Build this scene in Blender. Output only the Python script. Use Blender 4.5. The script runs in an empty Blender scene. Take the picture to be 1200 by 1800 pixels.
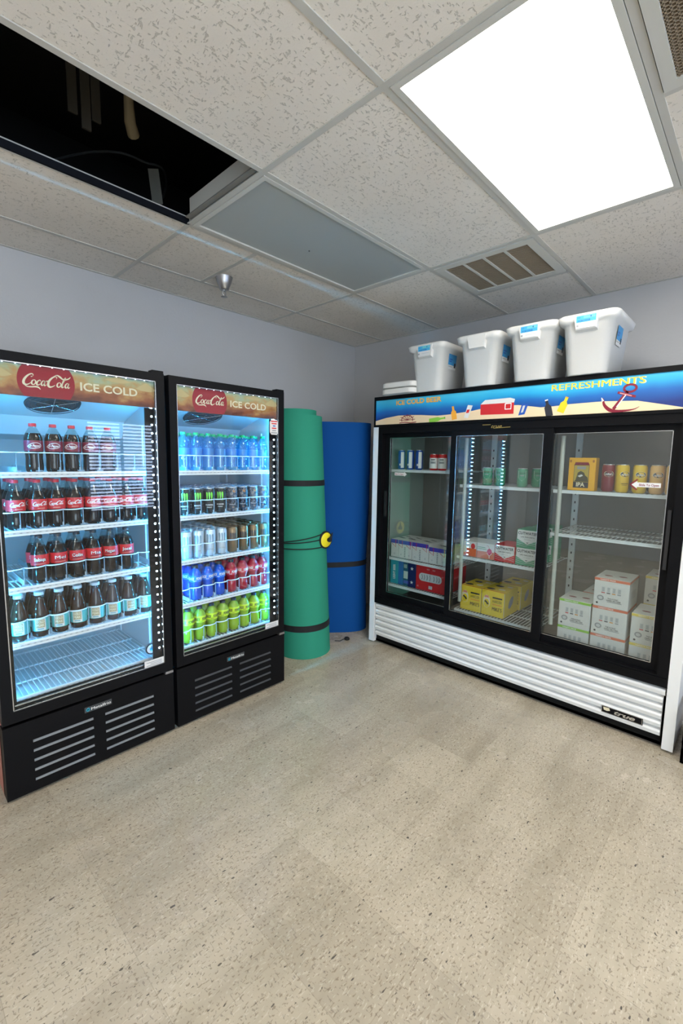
import bpy, math, random
from mathutils import Vector, Matrix
random.seed(7)
S = bpy.context.scene
COL = S.collection
H = 2.64

# ------------------------------------------------------------ camera
cd = bpy.data.cameras.new('camera'); cam = bpy.data.objects.new('camera', cd); COL.objects.link(cam)
cd.sensor_fit = 'VERTICAL'; cd.sensor_height = 36; cd.lens = 784.07 / 1800 * 36
cd.clip_start = .02; cd.clip_end = 100
_y, _p, _r = 0.75828, -0.1175, 0.01527
F_ = Vector((math.cos(_p) * math.cos(_y), math.cos(_p) * math.sin(_y), math.sin(_p)))
r_ = Vector((math.sin(_y), -math.cos(_y), 0)); u_ = r_.cross(F_)
c_, s_ = math.cos(_r), math.sin(_r)
RX = c_ * r_ + s_ * u_; UX = -s_ * r_ + c_ * u_
mm = Matrix((RX, UX, -F_)).transposed().to_4x4(); mm.translation = (-3.4963, -3.1571, 1.5015)
cam.matrix_world = mm
S.camera = cam

# ------------------------------------------------------------ light levels and exposure
CEIL_EMIT = 10.0          # fluorescent diffusers
LED_DOT = 640.0           # each LED of the upright coolers' side strips
WINDOW_EMIT = 5.5
EXPOSURE = 0.60
w = bpy.data.worlds.new('world'); S.world = w; w.use_nodes = True
w.node_tree.nodes['Background'].inputs[0].default_value = (.6, .75, 1, 1)
w.node_tree.nodes['Background'].inputs[1].default_value = .6
S.view_settings.view_transform = 'Standard'; S.view_settings.look = 'None'
S.view_settings.gamma = 1; S.view_settings.use_curve_mapping = False
S.view_settings.exposure = EXPOSURE
S.render.engine = 'CYCLES'
S.cycles.max_bounces = 8; S.cycles.diffuse_bounces = 5; S.cycles.glossy_bounces = 4
S.cycles.transparent_max_bounces = 40; S.cycles.use_denoising = True
S.cycles.caustics_reflective = False; S.cycles.caustics_refractive = False
S.cycles.sample_clamp_indirect = 6

# ------------------------------------------------------------ materials
MATS = {}
def mat(name, col=(.8, .8, .8), rough=.5, metal=0, emit=0, ecol=None, spec=.5, coat=0, nodes=None):
    if name in MATS: return MATS[name]
    m = bpy.data.materials.new(name); m.use_nodes = True; MATS[name] = m
    b = m.node_tree.nodes['Principled BSDF']
    b.inputs['Base Color'].default_value = (*col, 1); b.inputs['Roughness'].default_value = rough
    b.inputs['Metallic'].default_value = metal; b.inputs['Specular IOR Level'].default_value = spec
    b.inputs['Coat Weight'].default_value = coat
    if emit:
        b.inputs['Emission Color'].default_value = (*(ecol or col), 1); b.inputs['Emission Strength'].default_value = emit
    if nodes: nodes(m.node_tree, b)
    return m
def N(t, typ, **k):
    n = t.nodes.new(typ)
    for a, v in k.items(): setattr(n, a, v)
    return n
def math_(t, op, a, b=None, c=None):
    n = N(t, 'ShaderNodeMath', operation=op)
    for i, v in enumerate((a, b, c)):
        if v is None: continue
        if isinstance(v, (int, float)): n.inputs[i].default_value = v
        else: t.links.new(v, n.inputs[i])
    return n.outputs[0]
def ramp(t, fac, stops):
    n = N(t, 'ShaderNodeValToRGB'); e = n.color_ramp.elements
    while len(e) < len(stops): e.new(.5)
    for el, (p, c) in zip(e, stops): el.position = p; el.color = (*c, 1)
    t.links.new(fac, n.inputs[0]); return n.outputs[0]
def coords(t, scale=(1, 1, 1), rot=(0, 0, 0), loc=(0, 0, 0), out='Object'):
    tc = N(t, 'ShaderNodeTexCoord'); mp = N(t, 'ShaderNodeMapping')
    mp.inputs['Scale'].default_value = scale; mp.inputs['Rotation'].default_value = rot; mp.inputs['Location'].default_value = loc
    t.links.new(tc.outputs[out], mp.inputs[0]); return mp.outputs[0]
def noise(t, v, sc, det=3, rough=.5):
    n = N(t, 'ShaderNodeTexNoise'); n.inputs['Scale'].default_value = sc; n.inputs['Detail'].default_value = det
    n.inputs['Roughness'].default_value = rough
    t.links.new(v, n.inputs['Vector']); return n.outputs['Fac']
def mixc(t, fac, a, b, typ='MIX'):
    n = N(t, 'ShaderNodeMix', data_type='RGBA', blend_type=typ)
    if isinstance(fac, (int, float)): n.inputs[0].default_value = fac
    else: t.links.new(fac, n.inputs[0])
    for i, v in ((6, a), (7, b)):
        if isinstance(v, tuple): n.inputs[i].default_value = (*v, 1)
        else: t.links.new(v, n.inputs[i])
    return n.outputs[2]
def bump(t, b, h, strength=.3, dist=.002):
    n = N(t, 'ShaderNodeBump'); n.inputs['Strength'].default_value = strength; n.inputs['Distance'].default_value = dist
    t.links.new(h, n.inputs['Height']); t.links.new(n.outputs[0], b.inputs['Normal'])

def n_floor(t, b):
    v = coords(t)
    sx = N(t, 'ShaderNodeSeparateXYZ'); t.links.new(v, sx.inputs[0])
    T = .3048; res = []
    ids = []
    for o, ph in ((0, .12), (1, .2)):
        q = math_(t, 'MULTIPLY', math_(t, 'ADD', sx.outputs[o], 20 + ph), 1 / T)
        fr = math_(t, 'FRACT', q); ids.append(math_(t, 'FLOOR', q))
        d = math_(t, 'ABSOLUTE', math_(t, 'SUBTRACT', fr, .5))
        res.append(math_(t, 'GREATER_THAN', d, .4965))
    line = math_(t, 'MAXIMUM', res[0], res[1])
    cb = N(t, 'ShaderNodeCombineXYZ'); t.links.new(ids[0], cb.inputs[0]); t.links.new(ids[1], cb.inputs[1])
    wn = N(t, 'ShaderNodeTexWhiteNoise'); t.links.new(cb.outputs[0], wn.inputs['Vector'])
    base = ramp(t, noise(t, v, 1.3, 5, .6), [(.2, (.47, .40, .30)), (.8, (.56, .485, .375))])
    base = mixc(t, .10, base, wn.outputs['Value'], 'OVERLAY')
    base = mixc(t, math_(t, 'MULTIPLY', noise(t, v, 45, 3), .2), base, (.42, .37, .28))
    # flecks, brown and pale, stretched two ways
    for sc, rot, lo, hi, c, f in (((62, 150, 1), .5, .625, .66, (.20, .15, .10), .6), ((170, 66, 1), .2, .635, .67, (.17, .14, .12), .5),
                             ((50, 140, 1), -.5, .615, .66, (.68, .62, .50), .5), ((36, 80, 1), .9, .715, .735, (.05, .045, .045), .85)):
        f_ = noise(t, coords(t, sc, (0, 0, rot)), 1.0, 1)
        base = mixc(t, ramp(t, f_, [(lo, (0, 0, 0)), (hi, (f, f, f))]), base, c)
    # grime worn in front of the coolers
    g = noise(t, coords(t, (1.1, 5, 1), (0, 0, .1)), 1.2, 4, .65)
    base = mixc(t, ramp(t, g, [(.42, (0, 0, 0)), (.8, (.6, .6, .6))]), base, (.27, .23, .165))
    base = mixc(t, math_(t, 'MULTIPLY', line, .33), base, (.25, .21, .15))
    t.links.new(base, b.inputs['Base Color'])
    t.links.new(ramp(t, noise(t, v, 3.5, 4), [(.35, (.16, .16, .16)), (.7, (.33, .33, .33))]), b.inputs['Roughness'])
    bump(t, b, noise(t, v, 9, 3), .08, .01)
def n_tile(t, b):
    v = coords(t, (1, 1, 1))
    a = noise(t, coords(t, (48, 105, 60), (0, 0, .4)), 1.0, 2, .6)
    b2 = noise(t, coords(t, (120, 50, 60), (0, 0, -.3)), .9, 2, .6)
    m = math_(t, 'MAXIMUM', ramp_f(t, a, .62, .66), ramp_f(t, b2, .64, .68))
    base = ramp(t, noise(t, v, 2.2, 3), [(.3, (.78, .725, .65)), (.7, (.85, .795, .72))])
    base = mixc(t, math_(t, 'MULTIPLY', m, .42), base, (.30, .27, .22))
    t.links.new(base, b.inputs['Base Color'])
    h = math_(t, 'SUBTRACT', math_(t, 'MULTIPLY', noise(t, v, 180, 2), .35), m)
    bump(t, b, h, .6, .003)
def ramp_f(t, f, a, b_):
    n = N(t, 'ShaderNodeMapRange'); t.links.new(f, n.inputs[0]); n.inputs[1].default_value = a; n.inputs[2].default_value = b_; return n.outputs[0]
def n_wall(t, b):
    v = coords(t)
    t.links.new(ramp(t, noise(t, v, 1.5, 4), [(.3, (.50, .495, .50)), (.7, (.54, .535, .54))]), b.inputs['Base Color'])
    bump(t, b, noise(t, v, 55, 4, .6), .35, .004)
def n_foam(t, b):
    v = coords(t)
    vo = N(t, 'ShaderNodeTexVoronoi'); vo.inputs['Scale'].default_value = 240; t.links.new(v, vo.inputs['Vector'])
    bump(t, b, vo.outputs['Distance'], .25, .002)
def n_mat(t, b):
    bump(t, b, noise(t, coords(t), 260, 2), .3, .002)
def n_header(t, b):
    v = coords(t, (1, 1, 1))
    sx = N(t, 'ShaderNodeSeparateXYZ'); t.links.new(v, sx.inputs[0])
    nz = noise(t, coords(t, (9, 9, 14)), 1, 5, .6)
    z = math_(t, 'ADD', math_(t, 'MULTIPLY', sx.outputs[2], 7.6), math_(t, 'MULTIPLY', math_(t, 'SUBTRACT', nz, .5), 1.5))
    c = ramp(t, z, [(.0, (.12, .028, .015)), (.30, (.30, .09, .03)), (.55, (.50, .27, .09)), (.75, (.42, .41, .22)), (.95, (.34, .46, .38))])  # print colours darkened to include the shade on the header front
    t.links.new(c, b.inputs['Base Color'])
def n_sea(t, b):
    sx = N(t, 'ShaderNodeSeparateXYZ'); t.links.new(coords(t), sx.inputs[0])
    z = math_(t, 'ADD', math_(t, 'MULTIPLY', sx.outputs[2], 5.4), math_(t, 'MULTIPLY', math_(t, 'SUBTRACT', noise(t, coords(t, (1, 1.2, 1)), 2, 3), .5), .5))
    t.links.new(ramp(t, z, [(.15, (.008, .03, .19)), (.5, (.01, .13, .45)), (.72, (.02, .36, .68)), (.95, (.06, .52, .78))]), b.inputs['Base Color'])
def n_camo(t, b):
    c = ramp(t, noise(t, coords(t, (1, 1, 1)), 55, 2), [(.40, (.01, .01, .012)), (.47, (.10, .12, .18)), (.55, (.01, .01, .012)), (.60, (.35, .36, .4)), (.64, (.02, .02, .03)), (.7, (.5, .2, .06))])
    t.links.new(c, b.inputs['Base Color'])
def n_red(t, b):
    pass
def glass_mat(name, tint=(1, 1, 1), refl=1.0, body=None, bodyfac=0, rough=0.0):
    m = bpy.data.materials.new(name); m.use_nodes = True; t = m.node_tree; MATS[name] = m
    t.nodes.remove(t.nodes['Principled BSDF'])
    tr = N(t, 'ShaderNodeBsdfTransparent'); tr.inputs[0].default_value = (*tint, 1)
    gl = N(t, 'ShaderNodeBsdfGlossy'); gl.inputs['Roughness'].default_value = rough
    lw = N(t, 'ShaderNodeLayerWeight'); lw.inputs[0].default_value = .5
    f = math_(t, 'ADD', math_(t, 'MULTIPLY', math_(t, 'POWER', lw.outputs['Facing'], 5), .95), .043 * refl)
    base = tr.outputs[0]
    if body:
        d = N(t, 'ShaderNodeBsdfDiffuse'); d.inputs[0].default_value = (*body, 1)
        tl = N(t, 'ShaderNodeBsdfTranslucent'); tl.inputs[0].default_value = (*body, 1)
        m1 = N(t, 'ShaderNodeMixShader'); m1.inputs[0].default_value = .5
        t.links.new(d.outputs[0], m1.inputs[1]); t.links.new(tl.outputs[0], m1.inputs[2])
        m2 = N(t, 'ShaderNodeMixShader'); m2.inputs[0].default_value = bodyfac
        t.links.new(base, m2.inputs[1]); t.links.new(m1.outputs[0], m2.inputs[2]); base = m2.outputs[0]
    mx = N(t, 'ShaderNodeMixShader'); t.links.new(f, mx.inputs[0]); t.links.new(base, mx.inputs[1]); t.links.new(gl.outputs[0], mx.inputs[2])
    t.links.new(mx.outputs[0], t.nodes['Material Output'].inputs[0])
    return m

floor_m = mat('vinyl floor', rough=.25, spec=.45, nodes=n_floor)
tile_m = mat('ceiling tile', rough=.95, spec=.1, nodes=n_tile)
tee_m = mat('ceiling grid paint', (.56, .545, .50), .5)
wall_m = mat('wall paint', rough=.6, spec=.3, nodes=n_wall)
deck_m = mat('dark plenum', (.02, .02, .022), .9, spec=.05)
black = mat('black plastic', (.005, .005, .006), .42, spec=.12)
blackm = mat('black coated metal', (.005, .005, .006), .4, spec=.11)
matte_black = mat('matte black', (.008, .008, .008), .8, spec=.15)
liner = mat('white liner', (.60, .64, .66), .45)
shelfw = mat('white shelf wire', (.80, .83, .85), .35)
railm = mat('frosted white rail', (.75, .82, .86), .3)
railt = glass_mat('frosted clear post', (.85, .95, 1), 1.5, (.7, .85, .95), .45, .2)
silver = mat('silver trim', (.62, .64, .66), .25, 1)
steel = mat('brushed steel', (.45, .45, .46), .35, 1)
can_al = mat('can aluminium', (.72, .73, .75), .3, .9)
whitem = mat('white print', (.85, .85, .84), .45)
cream = mat('cream print', (.80, .72, .52), .45)
redm = mat('red print', (.62, .02, .025), .35)
darkred = mat('header red print', (.33, .018, .03), .5, spec=.3)  # red toned down, the shade on the header front is in the colour
hdr = mat('amber drink print', rough=.45, nodes=n_header)
sea = mat('blue sea print', rough=.4, nodes=n_sea)
sandm = mat('sand print', (.80, .62, .40), .5)
orange = mat('orange print', (.80, .33, .03), .45)
yellow = mat('yellow print', (.82, .60, .02), .4)
ink = mat('dark ink', (.02, .02, .03), .5)
navy = mat('navy print', (.01, .02, .12), .4)
blue = mat('blue print', (.02, .09, .42), .4)
purple = mat('violet blue print', (.07, .05, .42), .4)
teal = mat('teal print', (.02, .30, .42), .4)
greenp = mat('green print', (.12, .42, .04), .4)
seagreen = mat('sea green print', (.07, .33, .19), .45)
lime = mat('lime green print', (.25, .55, .05), .4)
maroon = mat('maroon print', (.22, .01, .03), .35)
grey = mat('grey print', (.30, .31, .33), .5)
paleg = mat('pale grey print', (.58, .60, .62), .5)
carton_w = mat('white carton', (.70, .70, .69), .55)
carton_y = mat('yellow carton', (.80, .58, .03), .5)
carton_o = mat('orange carton', (.82, .42, .02), .5)
carton_r = mat('red carton', (.58, .02, .025), .45)
glass = glass_mat('clear glass', (.96, .98, .98), .75)
cglass = glass_mat('cooler door glass', (.93, .96, .95), 2.4)
petclear = glass_mat('clear bottle plastic', (.80, .86, .85), 1.6, rough=.03)
waterm = glass_mat('blue tinted bottle', (.45, .86, 1.0), 2.4, (.10, .58, .92), .22, .03)
cola = mat('dark cola', (.008, .004, .003), .1, spec=.4)
tea = mat('brown tea', (.030, .011, .005), .1, spec=.4)
sport_b = mat('blue sport drink', (.003, .07, .48), .12, coat=.5)
sport_r = mat('red sport drink', (.36, .006, .018), .12, coat=.5)
sport_y = mat('yellow sport drink', (.27, .42, .015), .12, coat=.4)
capred = mat('red cap', (.70, .02, .03), .4)
capblk = mat('black cap', (.012, .012, .016), .4)
capwht = mat('pale cap', (.62, .74, .82), .4)
capgrn = mat('green cap', (.0, .42, .13), .4)
green_can = mat('black can', (.008, .009, .008), .22)
camo = mat('patterned can', rough=.25, nodes=n_camo)
ultra_can = mat('silver white can', (.62, .68, .74), .28, .4)
gold_can = mat('brown gold can', (.24, .15, .075), .25, .5)
foam = mat('white foam', (.69, .685, .665), .7, nodes=n_foam)
mat_g = mat('green foam mat', (.028, .265, .170), .8, spec=.2, nodes=n_mat)
mat_b = mat('blue foam mat', (.001, .068, .28), .8, spec=.2, nodes=n_mat)
strap = mat('black strap', (.006, .006, .007), .75)
ledm = mat('led dot', (1, 1, 1), emit=LED_DOT, ecol=(.045, .50, 1))
ledt = mat('header led dot', (1, 1, 1), emit=9, ecol=(.6, .8, 1))
ledf = mat('led dot lens', (1, 1, 1), emit=40, ecol=(.5, .78, 1))
diff_on = mat('lit diffuser', (1, 1, 1), emit=CEIL_EMIT, ecol=(1, .945, .85))
diff_off = mat('grey diffuser', (.42, .445, .43), .35, spec=.4)
fixture = mat('fixture white', (.62, .61, .56), .4)
grille_m = mat('tan grille', (.30, .235, .165), .8)
cooler_white = mat('white enamel', (.80, .80, .79), .3)
cooler_in = mat('cooler liner', (.23, .215, .20), .4)
gold = mat('gold badge', (.60, .42, .12), .35, .6)
fangrey = mat('dark fan guard', (.035, .05, .06), .6)
bluelabel = mat('sky blue label', (.06, .42, .70), .5)
winm = mat('daylit pane', (1, 1, 1), emit=WINDOW_EMIT, ecol=(.66, .82, 1))
dimmed_foam = mat('dimmed pale foam', (.22, .18, .11), .8)  # pale pipe end, colour darkened to look dim inside the hole
dimmed_strip = mat('dimmed torn strip', (.05, .045, .035), .9)  # pale strips, dimness of the hole put into their colour
cable_grey = mat('grey cable', (.035, .04, .042), .8)  # cable grey darkened to look dim inside the hole

# ------------------------------------------------------------ mesh builder
class M:
    def __init__(s): s.v = []; s.f = []; s.m = []; s.sm = []; s.mats = []
    def mi(s, m):
        if m not in s.mats: s.mats.append(m)
        return s.mats.index(m)
    def add(s, vs, fs, m, smooth=False):
        o = len(s.v); s.v += [tuple(v) for v in vs]; k = s.mi(m)
        for f in fs: s.f.append([i + o for i in f]); s.m.append(k); s.sm.append(smooth)
        return s
    def box(s, a, b, m, bev=0):
        x0, x1 = sorted((a[0], b[0])); y0, y1 = sorted((a[1], b[1])); z0, z1 = sorted((a[2], b[2]))
        if bev:
            return s.rbox(x0, x1, y0, y1, z0, z1, bev, m)
        return s.add([(x0, y0, z0), (x1, y0, z0), (x1, y1, z0), (x0, y1, z0), (x0, y0, z1), (x1, y0, z1), (x1, y1, z1), (x0, y1, z1)],
                     [(3, 2, 1, 0), (4, 5, 6, 7), (0, 1, 5, 4), (1, 2, 6, 5), (2, 3, 7, 6), (3, 0, 4, 7)], m)
    def rbox(s, x0, x1, y0, y1, z0, z1, r, m, n=3):
        # rounded-rectangle plan with chamfered top and bottom
        rings = []
        for z, i in ((z0, r * .5), (z0 + r * .5, 0), (z1 - r * .5, 0), (z1, r * .5)):
            rings.append([(p[0], p[1], z) for p in rrect((x0 + x1) / 2, (y0 + y1) / 2, x1 - x0 - 2 * i, y1 - y0 - 2 * i, r, n)])
        return s.loft(rings, m)
    def loft(s, rings, m, cap0=True, cap1=True, smooth=False, closed=True):
        n = len(rings[0]); vs = [p for r in rings for p in r]; fs = []
        for k in range(len(rings) - 1):
            for i in range(n if closed else n - 1):
                j = (i + 1) % n; fs.append((k * n + i, k * n + j, (k + 1) * n + j, (k + 1) * n + i))
        s.add(vs, fs, m, smooth)
        if cap0: s.add(rings[0], [list(range(n))[::-1]], m)
        if cap1: s.add(rings[-1], [list(range(n))], m)
        return s
    def lathe(s, prof, m, c=(0, 0, 0), n=20, cap0=True, cap1=True, a0=0, a1=None):
        full = a1 is None; a1 = a1 if not full else 2 * math.pi
        rings = []
        for r, z in prof:
            rings.append([(c[0] + r * math.sin(a0 + (a1 - a0) * i / n), c[1] - r * math.cos(a0 + (a1 - a0) * i / n), c[2] + z) for i in range(n if full else n + 1)])
        return s.loft(rings, m, cap0 and full, cap1 and full, True, full)
    def tube(s, pts, r, m, n=8, cap=True):
        pts = [Vector(p) for p in pts]; rings = []; up = Vector((0, 0, 1))
        t0 = (pts[1] - pts[0]).normalized()
        a = t0.cross(up);
        if a.length < .1: a = t0.cross(Vector((1, 0, 0)))
        a.normalize()
        for i, p in enumerate(pts):
            t = (pts[min(i + 1, len(pts) - 1)] - pts[max(i - 1, 0)]).normalized()
            a = (a - t * a.dot(t)).normalized(); b = t.cross(a)
            rr = r[i] if isinstance(r, (list, tuple)) else r
            rings.append([p + (a * math.cos(2 * math.pi * k / n) + b * math.sin(2 * math.pi * k / n)) * rr for k in range(n)])
        return s.loft(rings, m, cap, cap, True)
    def quad2(s, mp, x0, x1, z0, z1, m, h=0, nu=1):
        for i in range(nu):
            a = x0 + (x1 - x0) * i / nu; b = x0 + (x1 - x0) * (i + 1) / nu
            s.add([mp(a, z0, h), mp(b, z0, h), mp(b, z1, h), mp(a, z1, h)], [(0, 1, 2, 3)], m)
        return s
    def poly2(s, mp, pts, m, h=0): return s.add([mp(x, z, h) for x, z in pts], [list(range(len(pts)))], m)
    def ribbon2(s, mp, pts, ws, m, h=0, sub=5, close=False):
        P = catmull(pts, sub); W = [x[0] for x in catmull([(a, 0) for a in (ws if isinstance(ws, (list, tuple)) else [ws] * len(pts))], sub)]
        vs = []
        for i, p in enumerate(P):
            a = P[max(i - 1, 0)]; b = P[min(i + 1, len(P) - 1)]; dx, dy = b[0] - a[0], b[1] - a[1]; L = math.hypot(dx, dy) or 1
            w_ = max(W[i], .0001) / 2; vs += [mp(p[0] - dy / L * w_, p[1] + dx / L * w_, h), mp(p[0] + dy / L * w_, p[1] - dx / L * w_, h)]
        return s.add(vs, [(2 * i + 1, 2 * i + 3, 2 * i + 2, 2 * i) for i in range(len(P) - 1)], m)
    def text(s, mp, txt, cx, cz, size, m, h=.0006, width=None, bold=0, shear=0):
        if 'M' in txt and bold:      # the M outline does not thicken cleanly: strike it three times instead
            for i_, d_ in enumerate((-1, 1, 0)): s.text(mp, txt, cx + d_ * bold * size * .9, cz, size, m, h + i_ * .0001, width, 0, shear)
            return s
        vs, fs = text_data(txt, bold, shear)
        xs = [v[0] for v in vs]; zs = [v[1] for v in vs]; x0, x1 = min(xs), max(xs); k = size / .73
        kx = k if width is None else width / (x1 - x0)
        zc = .365
        return s.add([mp(cx + (x - (x0 + x1) / 2) * kx, cz + (z - zc) * k, h) for x, z in vs], fs, m)
    def build(s, name, parent=None, loc=(0, 0, 0), rot=(0, 0, 0)):
        me = bpy.data.meshes.new(name); me.from_pydata(s.v, [], s.f)
        for m in s.mats: me.materials.append(m)
        me.polygons.foreach_set('material_index', s.m); me.polygons.foreach_set('use_smooth', s.sm); me.update()
        o = bpy.data.objects.new(name, me); COL.objects.link(o); o.location = loc; o.rotation_euler = rot
        if parent: o.parent = parent
        return o
_tc = {}
def text_data(txt, bold, shear):
    k = (txt, bold, shear)
    if k not in _tc:
        c = bpy.data.curves.new('t', 'FONT'); c.body = txt; c.size = 1; c.offset = bold; c.shear = shear; c.resolution_u = 3
        o = bpy.data.objects.new('t', c); COL.objects.link(o)
        me = bpy.data.meshes.new_from_object(o)
        _tc[k] = ([(v.co.x, v.co.y) for v in me.vertices], [list(p.vertices) for p in me.polygons])
        bpy.data.objects.remove(o); bpy.data.curves.remove(c); bpy.data.meshes.remove(me)
    return _tc[k]
def catmull(P, n):
    o = []
    for i in range(len(P) - 1):
        a, b, c, d = P[max(i - 1, 0)], P[i], P[i + 1], P[min(i + 2, len(P) - 1)]
        for j in range(n):
            t = j / n
            o.append(tuple(.5 * (2 * b[q] + (c[q] - a[q]) * t + (2 * a[q] - 5 * b[q] + 4 * c[q] - d[q]) * t * t + (3 * b[q] - a[q] - 3 * c[q] + d[q]) * t ** 3) for q in range(2)))
    o.append(P[-1]); return o
def rrect(cx, cy, w_, d, r, n=4):
    r = min(r, w_ / 2 - 1e-4, d / 2 - 1e-4); o = []
    for k, (sx, sy) in enumerate(((1, -1), (1, 1), (-1, 1), (-1, -1))):
        for i in range(n + 1):
            a = -math.pi / 2 + k * math.pi / 2 + math.pi / 2 * i / n
            o.append((cx + sx * (w_ / 2 - r) + r * math.cos(a), cy + sy * (d / 2 - r) + r * math.sin(a)))
    return o
def FM(o, u, v):
    o, u, v = Vector(o), Vector(u), Vector(v); n = u.cross(v)
    return lambda a, b, h=0: tuple(o + u * a + v * b + n * h)
def CM(r, squash=1):      # wrapped round a cylinder, facing -y
    return lambda a, b, h=0: ((r + h) * math.sin(a / r), -(r + h) * math.cos(a / r), b)
def thing(name, label, cat, loc=(0, 0, 0), rz=0, group=None):
    o = bpy.data.objects.new(name, None); COL.objects.link(o); o.empty_display_size = .1
    o.location = loc; o.rotation_euler = (0, 0, rz); o['label'] = label; o['category'] = cat
    if group: o['group'] = group
    return o
def struct(mb, name):
    o = mb.build(name); o['kind'] = 'structure'; return o
def copy_tree(o, parent=None):
    c = o.copy(); COL.objects.link(c); c.parent = parent
    for ch in KIDS.get(o.name, []):
        c2 = copy_tree(ch, c)
    return c
KIDS = {}
def kids_index():
    KIDS.clear()
    for o in S.objects:
        if o.parent: KIDS.setdefault(o.parent.name, []).append(o)
ORD = ['first', 'second', 'third', 'fourth', 'fifth', 'sixth', 'seventh', 'eighth']
ROW = ['front row', 'second row back', 'third row back', 'fourth row back', 'fifth row back', 'sixth row back']

# ------------------------------------------------------------ setting
RX0, RY0 = -6.2, -6.0
struct(M().box((RX0, RY0, -.08), (0, 0, 0), floor_m), 'floor')
struct(M().box((RX0 - .1, 0, 0), (.1, .1, 3.4), wall_m), 'wall_left')
struct(M().box((0, RY0 - .1, 0), (.1, 0, 3.4), wall_m), 'wall_right')
struct(M().box((RX0 - .1, RY0 - .1, 0), (RX0, 0, 3.4), wall_m), 'wall_front')
# back wall with a window opening and one added to brighten the room
V0, V1, VZ0, VZ1 = -5.9, -2.95, .35, 2.35
WX0, WX1, WZ0, WZ1 = -1.28, -.22, .62, 2.05
b = M()
b.box((RX0, RY0 - .1, 0), (V0, RY0, 3.4), wall_m).box((V1, RY0 - .1, 0), (WX0, RY0, 3.4), wall_m)
b.box((V0, RY0 - .1, 0), (V1, RY0, VZ0), wall_m).box((V0, RY0 - .1, VZ1), (V1, RY0, 3.4), wall_m).box((WX1, RY0 - .1, 0), (0, RY0, 3.4), wall_m)
b.box((WX0, RY0 - .1, 0), (WX1, RY0, WZ0), wall_m).box((WX0, RY0 - .1, WZ1), (WX1, RY0, 3.4), wall_m)
struct(b, 'wall_back')
b = M()
for a, c in (((WX0, WZ0), (WX1, WZ0 + .05)), ((WX0, WZ1 - .05), (WX1, WZ1)), ((WX0, WZ0), (WX0 + .05, WZ1)), ((WX1 - .05, WZ0), (WX1, WZ1)), ((-.77, WZ0), (-.73, WZ1))):
    b.box((a[0], RY0 - .09, a[1]), (c[0], RY0 - .02, c[1]), fixture)
b.box((WX0 + .02, RY0 - .06, WZ0 + .02), (WX1 - .02, RY0 - .05, WZ1 - .02), winm)
struct(b, 'window_1')
b = M()
for a, c in (((V0, VZ0), (V1, VZ0 + .06)), ((V0, VZ1 - .06), (V1, VZ1)), ((V0, VZ0), (V0 + .06, VZ1)), ((V1 - .06, VZ0), (V1, VZ1)), ((-4.45, VZ0), (-4.39, VZ1))):
    b.box((a[0], RY0 - .09, a[1]), (c[0], RY0 - .02, c[1]), fixture)
b.box((V0 + .02, RY0 - .06, VZ0 + .02), (V1 - .02, RY0 - .05, VZ1 - .02), winm)
struct(b, 'fill_window')  # added window out of view, brightens the ceiling and left wall
bl = thing('venetian_blind', 'white slatted blind hanging over the window in the wall behind the viewer', 'blind', (-.75, RY0 + .03, WZ1))
b = M()
for i in range(26):
    z = -.05 - i * .052; b.box((-.5, -.012, z), (.5, .012, z + .022), mat('pale blue slat', (.50, .58, .85), .5))
b.build('slats', bl); M().box((-.52, -.02, -.04), (.52, .02, 0), whitem).build('head_rail', bl)

XL = [0, -1.106, -2.325, -3.544, -4.763, -5.982, RX0]
YL = [0, -.369, -.979, -1.588, -2.198, -2.807, -3.417, -4.026, -4.636, -5.246, -5.855, RY0]
b = M(); g = M(); tw = .012
special = {(1, 2): 'off', (2, 2): 'hole', (1, 4): 'on', (4, 4): 'on', (1, 8): 'on', (4, 8): 'on', (0, 3): 'vent', (1, 5): 'grille'}
def tile(x0, x1, y0, y1, dz=0):
    b.box((x0 + .004, y0 + .004, H + dz), (x1 - .004, y1 - .004, H + .016 + dz), tile_m)
for i in range(len(XL) - 1):
    for j in range(len(YL) - 1):
        x1, x0, y1, y0 = XL[i], XL[i + 1], YL[j], YL[j + 1]; k = special.get((i, j))
        if k is None:
            if (i, j) == (1, 1): tile(x0, -1.915, y0, y1); tile(-1.915, x1, y0, y1); g.box((-1.927, y0, H - .003), (-1.903, y1, H), tee_m)
            else: tile(x0, x1, y0, y1)
        elif k == 'vent':
            tile(-.53, 0, y0, y1); g.box((-.542, y0, H - .003), (-.518, y1, H), tee_m)
        elif k == 'grille':
            tile(-1.716, x1, y0, y1); g.box((-1.728, y0, H - .003), (-1.704, y1, H), tee_m)
struct(b, 'ceiling')
for x in XL[1:-1]: g.box((x - tw, RY0, H - .004), (x + tw, 0, H), tee_m); g.box((x - .002, RY0, H), (x + .002, 0, H + .035), tee_m)
for y in YL[1:-1]: g.box((RX0, y - tw, H - .0035), (0, y + tw, H), tee_m)
for y in YL[1:-1]: g.box((RX0, y - .002, H), (0, y + .002, H + .035), tee_m)
g.box((RX0, -.02, H - .003), (0, 0, H), tee_m).box((-.02, RY0, H - .003), (0, -.02, H), tee_m)
g.box((-3.544, -.992, H - .004), (-2.325, -.979, H + .024), mat('dark edge angle', (.008, .009, .013), .8, spec=.1))
struct(g, 'trim_1')
struct(M().box((RX0, RY0, 3.35), (0, 0, 3.4), deck_m).box((RX0, -.012, H + .04), (0, -.002, 3.35), deck_m), 'ceiling_deck')

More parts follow.
